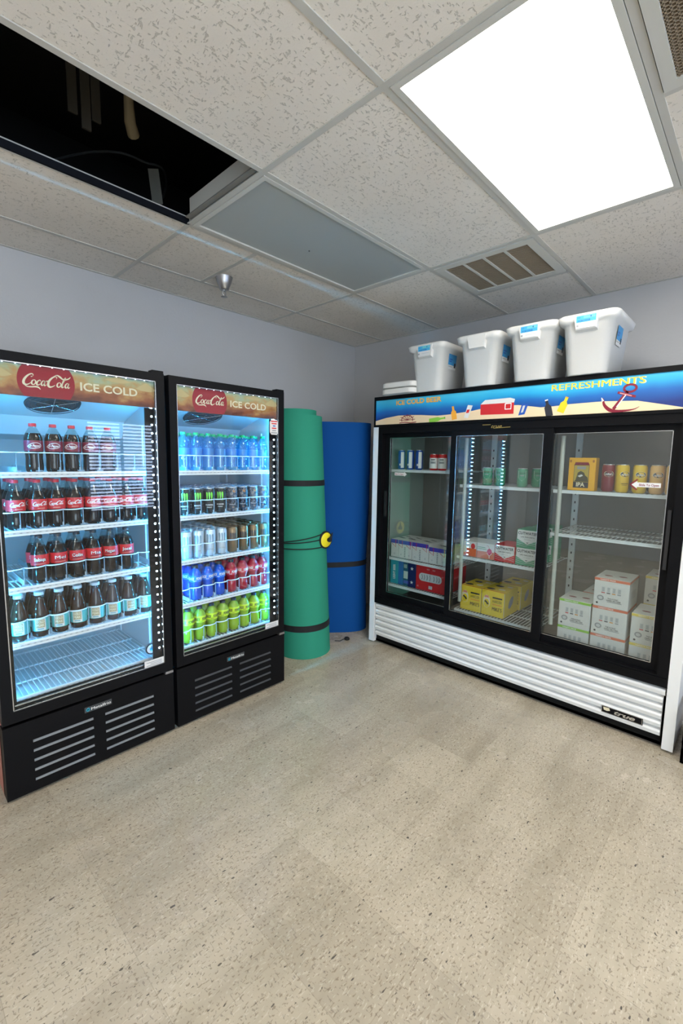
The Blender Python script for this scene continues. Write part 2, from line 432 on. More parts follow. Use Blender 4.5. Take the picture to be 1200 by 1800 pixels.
def ceil_light(i, j, lit, label):
    x1, x0, y1, y0 = XL[i] - .014, XL[i + 1] + .014, YL[j] - .014, YL[j + 1] + .014
    cx, cy = (x0 + x1) / 2, (y0 + y1) / 2; X, Y = (x1 - x0) / 2, (y1 - y0) / 2
    t = thing('ceiling_light', label, 'light', (cx, cy, H), group='fluorescent ceiling lights' if lit else None)
    f = M(); q = .022
    for a, c in (((-X, -Y), (X, -Y + q)), ((-X, Y - q), (X, Y)), ((-X, -Y + q), (-X + q, Y - q)), ((X - q, -Y + q), (X, Y - q))):
        f.box((*a, -.006), (*c, .012), fixture)
    f.box((-X, -Y, .10), (X, Y, .11), fixture)
    for a, c in (((-X, -Y), (X, -Y + .004)), ((-X, Y - .004), (X, Y)), ((-X, -Y), (-X + .004, Y)), ((X - .004, -Y), (X, Y))):
        f.box((*a, .012), (*c, .10), fixture)
    f.build('frame', t)
    M().box((-X + q - .002, -Y + q - .002, .002), (X - q + .002, Y - q + .002, .006), diff_on if lit else diff_off).build('diffuser', t)
    if not lit: M().lathe([(.004, 0), (.004, .0025)], ink, (-.02, .07, -.0006), 10).build('speck', t)
    return t
ceil_light(1, 4, True, 'brightly lit fluorescent ceiling light above the three-door cooler')
ceil_light(1, 2, False, 'unlit ceiling light with plain grey panel beside the open ceiling hole')
ceil_light(4, 4, True, 'lit ceiling light behind the viewer on the left side of the room')
ceil_light(1, 8, True, 'lit ceiling light behind the viewer on the right, towards the window')
ceil_light(4, 8, True, 'lit ceiling light in the far corner behind the viewer')

# return-air vent near the right wall
t = thing('ceiling_vent', 'square ceiling vent with four tan louvred panels above the foam coolers', 'vent', (-.822, -1.893, H))
X, Y = .265, .29
f = M(); q = .045
for a, c in (((-X, -Y), (X, -Y + q)), ((-X, Y - q), (X, Y)), ((-X, -Y + q), (-X + q, Y - q)), ((X - q, -Y + q), (X, Y - q))): f.box((*a, -.008), (*c, .006), fixture)
for k in (1, 2, 3):
    yy = -Y + q + (2 * Y - 2 * q) * k / 4; f.box((-X + q, yy - .007, -.006), (X - q, yy + .007, .006), fixture)
f.build('frame', t)
for k in range(4):
    l = M(); ya = -Y + q + (2 * Y - 2 * q) * k / 4 + .007; yb = ya + (2 * Y - 2 * q) / 4 - .014
    l.box((-X + q, ya, .012), (X - q, yb, .016), matte_black)
    for i in range(30):
        xx = -X + q + .003 + i * (2 * X - 2 * q - .006) / 29.; l.box((xx - .0045, ya, -.002), (xx + .0045, yb, .010), grille_m)
    l.build('louvre_panel', t)
t = thing('return_grille', 'large tan egg-crate ceiling grille at the edge beside the lit ceiling light', 'vent', (-2.02, -3.112, H))
X, Y = .29, .29; f = M(); q = .035
for a, c in (((-X, -Y), (X, -Y + q)), ((-X, Y - q), (X, Y)), ((-X, -Y + q), (-X + q, Y - q)), ((X - q, -Y + q), (X, Y - q))): f.box((*a, -.008), (*c, .008), fixture)
f.build('frame', t); l = M(); l.box((-X + q, -Y + q, .02), (X - q, Y - q, .024), matte_black)
for i in range(40):
    p = -X + q + (2 * X - 2 * q) * (i + .5) / 40; l.box((p - .002, -Y + q, -.002), (p + .002, Y - q, .016), grille_m); l.box((-X + q, p - .002, -.002), (X - q, p + .002, .016), grille_m)
l.build('egg_crate', t)

# sprinkler
t = thing('fire_sprinkler', 'small chrome fire sprinkler hanging from the ceiling near the left wall', 'sprinkler', (-1.853, -.54, H))
M().lathe([(.055, 0), (.053, -.004), (.046, -.03), (.036, -.055), (.033, -.058), (.030, -.074), (.022, -.078)][::-1], steel, n=24).build('escutcheon', t)
s_m = M().tube([(0, 0, -.07), (0, 0, -.085)], .010, steel).tube([(.009, 0, -.08), (.012, 0, -.10), (.002, 0, -.115)], .003, steel).tube([(-.009, 0, -.08), (-.012, 0, -.10), (-.002, 0, -.115)], .003, steel)
s_m.lathe([(.001, -.115), (.020, -.117), (.021, -.119), (.001, -.119)][::-1], steel, n=16); s_m.build('sprinkler_head', t)

# things inside the ceiling hole
t = M(); t.box((-2.338, -1.56, H + .03), (-2.332, -1.02, H + .10), fixture); t.box((-2.36, -1.56, H + .006), (-2.334, -1.02, H + .012), mat('aged grey edge', (.20, .19, .17), .7))
o = t.build('metal_flange'); o['label'] = 'pale metal side of the light fixture seen in the open ceiling hole'; o['category'] = 'metal panel'
t = M().tube([(-2.63, -1.06, 3.2), (-2.62, -1.04, 3.03), (-2.60, -1.0, 2.95), (-2.57, -.96, 2.93)], [.016, .018, .024, .026], dimmed_foam, 10)
o = t.build('hanging_pipe'); o['label'] = 'crooked pale pipe end hanging inside the open ceiling hole'; o['category'] = 'pipe'
t = M()
for dx, l in ((0, .10), (.05, .14), (.09, .09)): t.box((-2.83 + dx, -.96, 3.0 - l), (-2.795 + dx, -.95, 3.30), dimmed_strip)
o = t.build('torn_insulation'); o['label'] = 'torn pale strips dangling in the left part of the ceiling hole'; o['category'] = 'insulation'
t = M().add([(-2.33, -.56, 3.06), (-2.29, -.60, 3.06), (-2.26, -.58, 2.90), (-2.30, -.54, 2.89)], [(0, 1, 2, 3)], dim2 := mat('dusty strap', (.22, .22, .19), .7)).add([(-2.33, -.558, 3.06), (-2.29, -.598, 3.06), (-2.26, -.578, 2.90), (-2.30, -.538, 2.89)], [(3, 2, 1, 0)], dim2)
o = t.build('metal_hanger_strap'); o['label'] = 'flat grey metal strap hanging below the cable in the ceiling hole'; o['category'] = 'strap'
t = M().tube([(q[0], q[1], 3.06) for q in catmull([(-2.75, -.15), (-2.60, -.45), (-2.48, -.58), (-2.36, -.60), (-2.28, -.62), (-2.20, -.50), (-2.15, -.35)], 5)], .006, cable_grey, 6)
o = t.build('ceiling_cable'); o['label'] = 'thin grey cable curving across the dark ceiling hole'; o['category'] = 'cable'

# ------------------------------------------------------------ script lettering
def cola_script(mb, mp0, cx, cz, wdt, m, h=.0008, wk=1.0):
    k = wdt / 3.75
    mp = lambda a, b, hh=0: mp0(cx + (a + .22 * b - 1.85) * k, cz + (b - .42) * k, hh)
    R = lambda pts, ws: mb.ribbon2(mp, pts, [x * wk for x in ws], m, h, 6)
    R([(.62, .80), (.66, .93), (.52, 1.02), (.28, .86), (.08, .52), (.06, .18), (.24, .02), (.46, .10), (.60, .26)], [.02, .05, .08, .13, .17, .17, .13, .07, .03])
    R([(.62, .80), (.54, .76), (.53, .84)], [.03, .06, .02])
    R([(.10, .06), (.35, -.12), (.70, -.13), (1.0, -.08), (1.25, -.13), (1.42, -.30)], [.02, .07, .10, .12, .10, .02])
    for x in (.80, 2.78):
        R([(x + .03, .52), (x - .12, .42), (x - .14, .20), (x - .02, .08), (x + .12, .18), (x + .14, .38), (x + .03, .52)], [.05, .09, .11, .08, .08, .09, .05])
    R([(1.30, .44), (1.22, .54), (1.08, .40), (1.05, .20), (1.14, .08), (1.32, .20)], [.05, .06, .10, .12, .09, .04])
    for x in (1.52, 3.42):
        R([(x + .10, .50), (x - .06, .48), (x - .13, .24), (x - .04, .08), (x + .08, .24), (x + .12, .50), (x + .10, .22), (x + .17, .08), (x + .28, .20)], [.05, .07, .11, .08, .05, .08, .10, .08, .03])
    R([(1.72, .50), (1.86, .52)], [.07, .09])
    R([(2.46, .78), (2.50, .94), (2.34, 1.0), (2.12, .84), (1.94, .52), (1.94, .18), (2.10, .02), (2.32, .10), (2.48, .24)], [.02, .05, .08, .13, .17, .17, .13, .07, .03])
    R([(2.20, .98), (2.45, 1.14), (2.70, 1.04), (3.0, .84), (3.30, .86), (3.52, 1.02), (3.56, 1.14)], [.02, .07, .13, .10, .10, .08, .02])
    R([(2.96, .30), (3.12, .62), (3.22, .92), (3.16, 1.0), (3.06, .70), (3.02, .24), (3.08, .08), (3.20, .18)], [.03, .04, .04, .05, .09, .11, .09, .04])

# ------------------------------------------------------------ upright display coolers
FY = -.923
def build_shelf(root, z, wdt, tall, empty, dividers, nl=8):
    # local coordinates of the root; front edge at y=-.845 world
    s = M(); X = wdt / 2; y0, y1 = -.845 - FYC, -.30 - FYC
    for yy in (y0 + .004, y0 + .17, y0 + .34, y1): s.box((-X, yy - .0035, z - .011), (X, yy + .0035, z - .004), shelfw)
    nw = 30
    for i in range(nw + 1):
        x = -X + .006 + (2 * X - .012) * i / nw; s.box((x - .0016, y0, z - .004), (x + .0016, y1, z), shelfw)
    sh = s.build('shelf', root)
    r = M().box((-X, y0 - .012, z - .022), (X, y0 - .002, z + .002), shelfw); r.box((-X + .01, y0 - .0135, z - .014), (X - .01, y0 - .012, z - .006), paleg)
    for i in range(26):
        x = -X + .03 + i * (2 * X - .06) / 25; r.box((x - .004, y0 - .0138, z - .0115), (x + .005, y0 - .0134, z - .0085), grey)
    for sx in (-1, 1): r.tube([(sx * X, y0 - .007, z - .01), (sx * (X + .012), y0 - .007, z - .01)], .006, shelfw)
    r.build('price_rail', sh)
    if dividers:
        p = 2 * X / nl
        d = M(); rr = .0028
        top = []
        for i in range(nl):
            for a in range(9):
                u = a / 8; top.append((-X + p * (i + u), y0 + .004 - .024 * math.sin(math.pi * u) ** .7, z + tall))
        d.tube(top, rr, railm, 6)
        for i in range(nl + 1):
            x = -X + p * i; d.box((x - .0012, y0 + .0, z + .002), (x + .0012, y0 + .006, z + tall), railt)
            d.box((x - .0012, y0 + .01, z), (x + .0012, y1, z + .022), railm)
            if 0 < i < nl: d.box((x - .014, y0 - .003, z + .004), (x + .014, y0 + .003, z + .009), railt)
        d.build('lane_divider', sh)
    return sh
FYC = -.55
def upright_cooler(xc, label, rails, red_side=False):
    t = thing('display_cooler', label, 'fridge', (xc, FYC, 0), group='upright glass-door drink coolers')
    L = lambda y: y - FYC; X = .375; yb = L(-.18); yf = L(-.872)
    c = M()
    side = mat('faded red side', (.42, .16, .13), .5) if red_side else blackm
    c.box((-X, yf, .012), (-X + .012, yb, 1.915), side).box((X - .012, yf, .012), (X, yb, 1.915), blackm)
    c.box((-X, yb - .012, .012), (X, yb, 1.915), blackm).box((-X, yf, 1.90), (X, yb, 1.915), blackm)
    c.box((-X + .012, yf, .012), (X - .012, yb, .03), blackm)
    # front border of the carcass
    c.box((-X + .012, yf, .36), (-X + .042, yf + .02, 1.90), blackm).box((X - .042, yf, .36), (X - .012, yf + .02, 1.90), blackm)
    c.box((-X + .012, yf, .345), (X - .012, yf + .02, .40), blackm).box((-X + .012, yf, 1.80), (X - .012, yf + .02, 1.90), blackm)
    c.build('cabinet', t)
    ib = L(-.225)
    l = M(); XI = X - .042
    l.box((-XI - .02, yf + .02, .385), (-XI, ib, 1.80), liner).box((XI, yf + .02, .385), (XI + .02, ib, 1.80), liner)
    l.box((-XI, ib, .385), (XI, ib + .02, 1.80), liner).box((-XI, yf + .02, .385), (XI, ib, .40), liner)
    # sloped evaporator cover
    l.add([(-XI, L(-.85), 1.80), (XI, L(-.85), 1.80), (XI, L(-.50), 1.69), (-XI, L(-.50), 1.69), (XI, L(-.46), 1.60), (-XI, L(-.46), 1.60), (XI, ib, 1.58), (-XI, ib, 1.58)],
          [(0, 3, 2, 1), (3, 5, 4, 2), (5, 7, 6, 4)], liner)
    for sx in (-1, 1):
        for yy in (L(-.74), L(-.32)): l.box((sx * XI, yy - .006, .42), (sx * (XI - .006), yy + .006, 1.66), railm)
    ln = l.build('liner', t)
    # fan guard on the slope
    sl = Vector((0, .35, -.11)).normalized(); fo = Vector((-.06, L(-.70), 1.7455)); mp = FM(fo, (1, 0, 0), (0, -sl.y, -sl.z))
    f = M(); R_ = .115
    f.poly2(lambda a, b_, h=0: tuple(Vector((fo.x + a, fo.y + sl.y * b_, fo.z + sl.z * b_ - .004))), [(R_ * math.cos(2 * math.pi * i / 32), R_ * math.sin(2 * math.pi * i / 32)) for i in range(32)][::-1], fangrey)
    for rr in (.03, .05, .07, .09, .11):
        f.tube([(fo.x + rr * math.cos(2 * math.pi * i / 24), fo.y + sl.y * rr * math.sin(2 * math.pi * i / 24), fo.z + sl.z * rr * math.sin(2 * math.pi * i / 24) - .012) for i in range(25)], .0018, cable_grey, 5)
    for a in (.4, 1.45, 2.5):
        f.tube([(fo.x + q * math.cos(a), fo.y + sl.y * q * math.sin(a), fo.z + sl.z * q * math.sin(a) - .014) for q in (-.11, .11)], .002, silver, 5)
    f.build('fan_guard', t)
    # door
    d = M(); gx0, gx1, gz0, gz1 = -X + .043, X - .043, .408, 1.873; y0, y1 = L(FY), L(-.878)
    for a, b_ in (((-X + .002, .358), (gx0, 1.912)), ((gx1, .358), (X - .002, 1.912)), ((gx0, .358), (gx1, gz0)), ((gx0, gz1), (gx1, 1.912))):
        d.box((a[0], y0, a[1]), (b_[0], y1, b_[1]), black)
    dr = d.build('door', t)
    g2 = M(); q = .004
    for a, b_ in (((gx0, gz0), (gx0 + q, gz1)), ((gx1 - q, gz0), (gx1, gz1)), ((gx0, gz0), (gx1, gz0 + q)), ((gx0, gz1 - q), (gx1, gz1))):
        g2.box((a[0], y0 + .003, a[1]), (b_[0], y0 + .008, b_[1]), silver)
    # inner spacer lines at the foot of the glazing
    g2.box((gx0 + .01, y0 + .022, gz0 + .012), (gx1 - .01, y0 + .030, gz0 + .018), silver)
    g2.box((gx1 - .047, y0 + .034, gz0), (gx1, y0 + .04, 1.742), black).box((gx0, y0 + .034, gz0), (gx0 + .02, y0 + .04, 1.742), black)
    g2.box((gx0, y0 + .034, gz0), (gx1, y0 + .04, gz0 + .022), black)
    g2.build('glazing_trim', dr)
    M().box((gx0 + .004, y0 + .009, gz0 + .004), (gx1 - .004, y0 + .013, gz1 - .004), glass).build('glass_pane', dr)
    # header print
    hz0, hz1 = 1.742, 1.871
    h_ = M(); hm = FM((0, 0, 0), (1, 0, 0), (0, 0, 1))
    h_.box((gx0 + .002, 0, 0), (gx1 - .002, .004, hz1 - hz0), hdr)
    cx = -X + .245; pts = []
    for i in range(49):
        a = 2 * math.pi * i / 48; pts.append((cx + .106 * math.cos(a), max(.001, min(.128, .066 + .106 * math.sin(a)))))
    h_.poly2(hm, pts[:-1], darkred, .0006)
    cola_script(h_, hm, cx - .002, .066, .175, cream, .0012, 1.1)
    h_.text(hm, 'ICE COLD', .122, .066, .036, cream, .0012, width=.250, bold=.022)
    # mountains of ice drawn at the top edge
    for (a, b_, c_2) in ((-.30, .10, .05), (.16, .13, .06), (.29, .105, .05)):
        h_.poly2(hm, [(a - c_2, b_ - .02), (a, b_ + .012 if b_ < .115 else .1285), (a + c_2, b_ - .02), (a + c_2 * .4, b_ - .03), (a - c_2 * .5, b_ - .028)][::-1], mat('ice print', (.55, .42, .20), .5), .0004)
    h_.build('header_sign', dr, (0, y0 + .020, hz0))
    # LED strips
    for sx in (-1, 1):
        xs = gx1 - .013 if sx > 0 else gx0 + .002; yo = 0 if sx > 0 else .0155
        lm = M().box((xs - .006, y0 + .0405 + yo, .47), (xs + .006, y0 + .044 + yo, 1.80), navy)
        nd = 32
        for i in range(nd):
            z = .487 + i * (1.785 - .487) / (nd - 1); lm.box((xs - .0035, y0 + .033 + yo, z - .0035), (xs + .0035, y0 + .0405 + yo, z + .0035), ledf).box((xs - .0025, y0 + .044 + yo, z - .0025), (xs + .0025, y0 + .053 + yo, z + .0025), ledm)
        ls = lm.build('led_strip', dr)
    lm = M().box((gx0 + .03, y0 + .0165, gz1 - .0045), (gx1 - .03, y0 + .019, gz1 - .0025), navy)
    for i in range(14):
        x = gx0 + .05 + i * (gx1 - gx0 - .1) / 13; lm.box((x - .002, y0 + .0145, gz1 - .0045), (x + .002, y0 + .0175, gz1 - .0015), ledt)
    lm.build('led_strip', dr)
    # sticker, hinge pieces
    s = M(); sm = FM((0, 0, 0), (1, 0, 0), (0, 0, 1)); s.box((gx1 - .105, y0 + .007, .392), (gx1, y0 + .0085, .445), carton_w)
    for i in range(5): s.box((gx1 - .095 + .02 * (i % 2), y0 + .006, .400 + i * .008), (gx1 - .015, y0 + .0072, .403 + i * .008), grey)
    s.build('spec_sticker', dr)
    M().box((X - .06, y0 - .0, 1.912), (X - .004, y0 + .045, 1.925), black).build('hinge', dr)
    M().box((X - .045, y0 - .006, .345), (X - .002, y0 + .03, .358), steel).build('hinge', dr)
    # base panel with two columns of slots
    p = M(); zs = [.247 - .0455 * i for i in range(5)]; sh_ = .014; cols = ((-X + .105, -X + .35), (X - .348, X - .108)); y1 = y0 + .012
    p.box((-X, y0, .262), (X, y1, .345), blackm); p.box((-X, y0, .014), (X, y1, zs[-1] - sh_ / 2), blackm)
    for a, b_ in ((-X, cols[0][0]), (cols[0][1], cols[1][0]), (cols[1][1], X)): p.box((a, y0, zs[-1] - sh_ / 2), (b_, y1, .262), blackm)
    for a, b_ in cols:
        zt = .262
        for z in zs:
            p.box((a, y0, z + sh_ / 2), (b_, y1, zt), blackm); zt = z - sh_ / 2
    p.box((-X, y1, .014), (-X + .01, yf + .02, .345), blackm).box((X - .01, y1, .014), (X, yf + .02, .345), blackm)
    bp = p.build('base_panel', t)
    lv = M(); lm_ = mat('grey louvre', (.17, .18, .19) if red_side else (.05, .052, .055), .5) if False else mat('lit louvre slat' if red_side else 'dark louvre slat', (.20, .21, .22) if red_side else (.05, .053, .057), .5)  # left cooler's slats coloured paler for the light they catch
    for a, b_ in cols:
        for z in zs: lv.add([(a, y1 - .009, z - .0065), (b_, y1 - .009, z - .0065), (b_, y1 - .001, z + .0075), (a, y1 - .001, z + .0075)], [(0, 1, 2, 3)], lm_)
    lv.build('louvre_slats', bp)
    bd = M(); bm_ = FM((0, y0, .303), (1, 0, 0), (0, 0, 1)); bd.box((-.062, y0 - .003, .290), (.058, y0, .316), mat('badge grey', (.05, .055, .06), .3))
    for k in range(6):
        a = k * math.pi / 6; bd.ribbon2(bm_, [(-.048 - .009 * math.cos(a), -.009 * math.sin(a)), (-.048 + .009 * math.cos(a), .009 * math.sin(a))], .003, teal, .0036, 1)
    bd.text(bm_, 'Metalfrio', .010, 0, .013, whitem, .0036, width=.088, bold=.01)
    bd.build('maker_badge', bp)
    for sx in (-1, 1):
        for yy in (yf + .06, yb - .06): M().lathe([(.02, 0), (.02, .012)], black, (sx * (X - .06), yy, 0), 12).build('foot', t)
    SH = []
    for k, (z, tall, div) in enumerate(rails):
        SH.append(build_shelf(t, z, .655, tall, False, div))
    return t
SZ = [1.425, 1.175, .925, .677, .430]
c1 = upright_cooler(-2.820, 'black glass-door drink cooler on the left holding cola and tea bottles', [(SZ[0], .085, True), (SZ[1], .080, True), (SZ[2], .083, True), (SZ[3], .098, True), (SZ[4], 0, False)], True)
c2 = upright_cooler(-2.050, 'black glass-door drink cooler nearer the corner holding water, cans and sport drinks', [(SZ[0], .085, True), (SZ[1], .085, True), (SZ[2], .085, True), (SZ[3], .085, True), (SZ[4], .09, True)])
# thermometer hanging in the first cooler and the sticker on the second
t = M(); L0 = (-2.545 + 2.820, -.855 + .55, 0)
t.tube([(L0[0], L0[1] + .02, .67), (L0[0], L0[1] + .005, .51)], .0015, grey, 5)
t.lathe([(.027, 0), (.027, .012), (.024, .014)], silver, n=24); 
mt = M(); mt.tube([(0, .01, .20), (0, 0, .045)], .0015, grey, 5)
cyl = M()
for (r, y_, m_) in ((.030, 0, silver), (.024, -.002, carton_w), (.010, -.003, bluelabel)):
    cyl.poly2(FM((0, y_, 0), (1, 0, 0), (0, 0, 1)), [(r * math.cos(2 * math.pi * i / 24), r * math.sin(2 * math.pi * i / 24)) for i in range(24)], m_)
cyl.tube([(0, .012, 0), (0, 0, 0)], .030, silver, 24)
cyl.box((-.0015, -.006, -.002), (.0015, -.004, .018), ink)
root = thing('fridge_thermometer', 'small round thermometer hanging by a wire in the lower right of the left cooler', 'thermometer', (-2.535, -.868, .485))
cyl.build('dial', root); mt.build('hanging_wire', root)
s = M(); sm = FM((0, 0, 0), (1, 0, 0), (0, 0, 1)); oc = [(-.020, -.045), (.020, -.045), (.033, -.030), (.033, .032), (.020, .046), (-.020, .046), (-.033, .032), (-.033, -.030)]
s.poly2(sm, oc, carton_w); s.poly2(FM((0, .0008, 0), (-1, 0, 0), (0, 0, 1)), oc, carton_w)
for i, w_ in enumerate((.05, .04, .02, .035, .03, .045)): s.quad2(sm, -w_ / 2, w_ / 2, .033 - i * .014, .040 - i * .014, redm if i in (0, 1, 3) else (blue if i == 2 else grey), .0005)
so = s.build('octagonal_sticker', c2, (X_ := .300, FY - FYC - .0015 + .008, 1.692)); so['label'] = 'white octagonal sticker with red print'

# ------------------------------------------------------------ drink prototypes
protos = []
def P(name): 
    o = thing(name, 'proto', 'proto'); protos.append(o); return o
def bottle(name, liquid, cap, prof, fill_z, cap_z, cap_r, label, headm=petclear, n=18):
    t = P(name); top = prof[-1]
    lo = [p for p in prof if p[1] <= fill_z]; hi = [p for p in prof if p[1] >= fill_z]
    b = M()
    if liquid is headm: b.lathe(prof, liquid, n=n)
    else:
        b.lathe(lo, liquid, n=n, cap1=True); b.lathe(hi, headm, n=n, cap0=False)
    b.build('bottle_body', t)
    M().lathe([(cap_r, cap_z), (cap_r, cap_z + .012), (cap_r * .93, cap_z + .014)], cap, n=16).build('cap', t)
    if label: label(M()).build('label', t)
    return t
cokep = [(.028, 0), (.033, .006), (.0345, .018), (.0325, .045), (.0320, .062), (.0352, .078), (.0356, .082), (.0358, .128), (.0345, .138), (.0300, .152), (.0240, .168), (.0180, .184), (.0140, .196), (.0125, .204), (.0125, .212)]
def coke_label(mb, script=True, name=None):
    mb.lathe([(.0358, .082), (.0365, .084), (.0366, .128), (.0360, .131)], redm, n=18, cap0=False, cap1=False)
    mp = CM(.0366)
    if name:
        mb.ribbon2(mp, [(-.028, .094), (-.01, .096), (.012, .104), (.028, .108)], [.003, .012, .014, .004], darkred, .0003)
        mb.text(mp, name, .0006, .1095, .0150, ink, .0007, width=.046, bold=.06); mb.quad2(mp, -.022, .022, .0895, .0905, cream, .0006, 4)
        mb.text(mp, name, 0, .110, .0150, whitem, .0011, width=.044, bold=.02)
    else: cola_script(mb, mp, 0, .109, .060, whitem, .0008, 1.4); mb.quad2(mp, -.012, .016, .0895, .091, cream, .0006, 3)
    return mb
B_coke = bottle('cola_bottle', cola, capred, cokep, .168, .203, .0148, coke_label)
names = ['Sabiqa', 'Mel', 'Colin', 'Mia', 'Megan', 'Jocel']
B_names = [bottle('cola_bottle', cola, capblk, cokep, .168, .203, .0148, lambda mb, n_=n_: coke_label(mb, name=n_)) for n_ in names]
def dp_label(mb):
    mb.lathe([(.0355, .092), (.0362, .094), (.0364, .132), (.0358, .138)], maroon, n=18, cap0=False, cap1=False)
    mp = CM(.0364); mb.ribbon2(mp, [(-.028, .112), (-.012, .124), (.010, .128), (.026, .118), (.016, .107), (-.012, .104), (-.028, .112)], [.002] * 7, whitem, .0005)
    mb.text(mp, 'Dr Pepper', 0, .116, .011, whitem, .0007, width=.044, bold=.02, shear=.3); mb.text(mp, '23', 0, .099, .006, redm, .0007, bold=.02)
    return mb
dpp = [(.028, 0), (.033, .006), (.0345, .02), (.0335, .045), (.0325, .06), (.034, .085), (.0355, .092), (.0358, .135), (.0345, .152), (.028, .170), (.018, .188), (.0125, .198), (.0125, .208)]
B_dp = bottle('dark_soda_bottle', cola, capred, dpp, .170, .199, .0150, dp_label)
gpp = [(.030, 0), (.035, .004), (.036, .02), (.0355, .086), (.0345, .100), (.0315, .120), (.0270, .140), (.0220, .158), (.0180, .174), (.0165, .185), (.0165, .198)]
def gp_label(mb):
    mb.lathe([(.0362, .028), (.0368, .030), (.0368, .086), (.0362, .088)], mat('teal tea label', (.10, .48, .50), .4), n=18, cap0=False, cap1=False)
    mp = CM(.0368); mb.quad2(mp, -.021, .021, .031, .085, carton_w, .0005, 6); mb.quad2(mp, -.017, .017, .044, .082, mat('tan label', (.42, .36, .22), .5), .0008, 5)
    mb.text(mp, 'GOLD', 0, .072, .011, cream, .0012, width=.029, bold=.02); mb.text(mp, 'PEAK', 0, .056, .011, cream, .0012, width=.029, bold=.02)
    mb.quad2(mp, -.012, .012, .036, .040, teal, .0008, 3)
    return mb
B_tea = bottle('tea_bottle', tea, capwht, gpp, .174, .190, .0195, gp_label)
wp = [(.026, 0), (.031, .005), (.0325, .02), (.031, .035), (.0325, .05), (.031, .065), (.0325, .08), (.0325, .12), (.032, .14), (.027, .165), (.018, .188), (.0125, .197), (.0125, .212)]
def w_label(mb):
    mb.lathe([(.0327, .085), (.0331, .087), (.0331, .125), (.0327, .127)], glass_mat('clear blue label', (.4, .8, 1), 1, (.25, .62, .92), .45), n=16, cap0=False, cap1=False)
    return mb
B_water = bottle('water_bottle', waterm, capgrn, wp, .15, .200, .0150, w_label, waterm, 14)
sp = [(.028, 0), (.0335, .006), (.0345, .03), (.0330, .055), (.0290, .074), (.0280, .084), (.0320, .094), (.0360, .108), (.0368, .118), (.0365, .142), (.0320, .158), (.0220, .174), (.0150, .180), (.0145, .192)]
def sport(liquid, key, lab):
    def lb(mb):
        mb.lathe([(.0368, .108), (.0373, .111), (.0373, .142), (.0364, .146)], lab, n=16, cap0=False, cap1=False)
        mp = CM(.0373); tm = ink if key == 'y' else whitem
        for dx in (-.036, .036): mb.text(mp, 'POWERADE', dx, .128, .017, tm, .0006, width=.060, bold=.03, shear=.2)
        mb.text(mp, 'ION4', 0, .115, .005, tm, .0006, bold=.02)
        return mb
    return bottle('sport_drink_bottle', liquid, capblk, sp, .160, .184, .0165, lb, liquid, 16)
B_sb = sport(sport_b, 'b', mat('blue sport label', (.01, .16, .70), .3)); B_sr = sport(sport_r, 'r', mat('red sport label', (.55, .02, .04), .3)); B_sy = sport(sport_y, 'y', mat('lime sport label', (.62, .80, .02), .3))
def can(name, body, r, h, deco=None, lid=can_al, n=18):
    t = P(name)
    b = M().lathe([(r * .78, 0), (r * .82, .002), (r, .010), (r, h - .014), (r * .86, h - .004)], body, n=n, cap1=False)
    mp = CM(r)
    if deco: deco(b, mp, h)
    b.build('can_body', t)
    l = M().lathe([(r * .86, h - .004), (r * .88, h - .001), (r * .86, h), (r * .80, h - .001), (r * .78, h - .004)], lid, n=n, cap0=False)
    l.box((-.006, -.012, h - .004), (.006, .006, h - .0025), lid); l.build('lid', t)
    return t
def claw(mb, mp, cz, k, m):
    for dx, l, ww in ((-.012, .050, .009), (0, .044, .008), (.012, .054, .009)):
        mb.ribbon2(mp, [(dx * k - .003, cz + .018 * k), (dx * k, cz + .014 * k), (dx * k + .001, cz - .005 * k), (dx * k - .001, cz - l * .55 * k)], [.003 * k, ww * k, ww * .8 * k, .001], m, .0005, 4)
def d_mon(mb, mp, h): claw(mb, mp, .105, 1.1, lime_b); mb.text(mp, 'MONSTER', 0, .052, .009, whitem, .0006, width=.042, bold=.02); mb.text(mp, 'ENERGY', 0, .038, .006, whitem, .0006, width=.028)
lime_b = mat('bright green claw', (.18, .72, .03), .35)
C_mon = can('energy_drink_can', green_can, .0330, .150, d_mon)
def d_cam(mb, mp, h): mb.text(mp, 'ENERGY', 0, .045, .008, paleg, .0006, width=.036)
C_cam = can('energy_drink_can', camo, .0330, .150, d_cam)
def d_ult(mb, mp, h): claw(mb, mp, .105, 1.3, mat('grey blue claw', (.24, .34, .42), .4)); mb.text(mp, 'ULTRA', 0, .040, .008, grey, .0006, width=.032)
C_ult = can('energy_drink_can', ultra_can, .0330, .155, d_ult)
def d_gold(mb, mp, h): claw(mb, mp, .10, 1.1, ink)
C_gold = can('energy_drink_can', gold_can, .0330, .155, d_gold, gold_can)
def d_bw(mb, mp, h): mb.quad2(mp, .000, .026, .012, h - .016, whitem, .0005, 5); mb.quad2(mp, -.012, -.002, .03, .045, whitem, .0005, 2)
C_bw = can('slim_blue_can', blue, .0285, .152, d_bw)
def d_rw(mb, mp, h):
    mb.quad2(mp, -.045, .045, .014, h - .030, whitem, .0005, 12); mb.quad2(mp, -.02, .02, .050, .066, grey, .0008, 4); mb.quad2(mp, -.016, .016, .075, .082, ink, .0008, 4)
C_rw = can('seltzer_can', redm, .0330, .122, d_rw)
def d_gw(mb, mp, h):
    mb.poly2(mp, [(-.024, .106), (-.024, .062), (-.012, .050), (0, .040), (.012, .050), (.024, .062), (.024, .106)][::-1], whitem, .0008); mb.text(mp, 'CUTWATER', 0, .090, .007, ink, .0012, width=.040, bold=.02); mb.quad2(mp, -.012, .012, .072, .078, grey, .0012, 3)
C_gw = can('cocktail_can', seagreen, .0330, .122, d_gw)
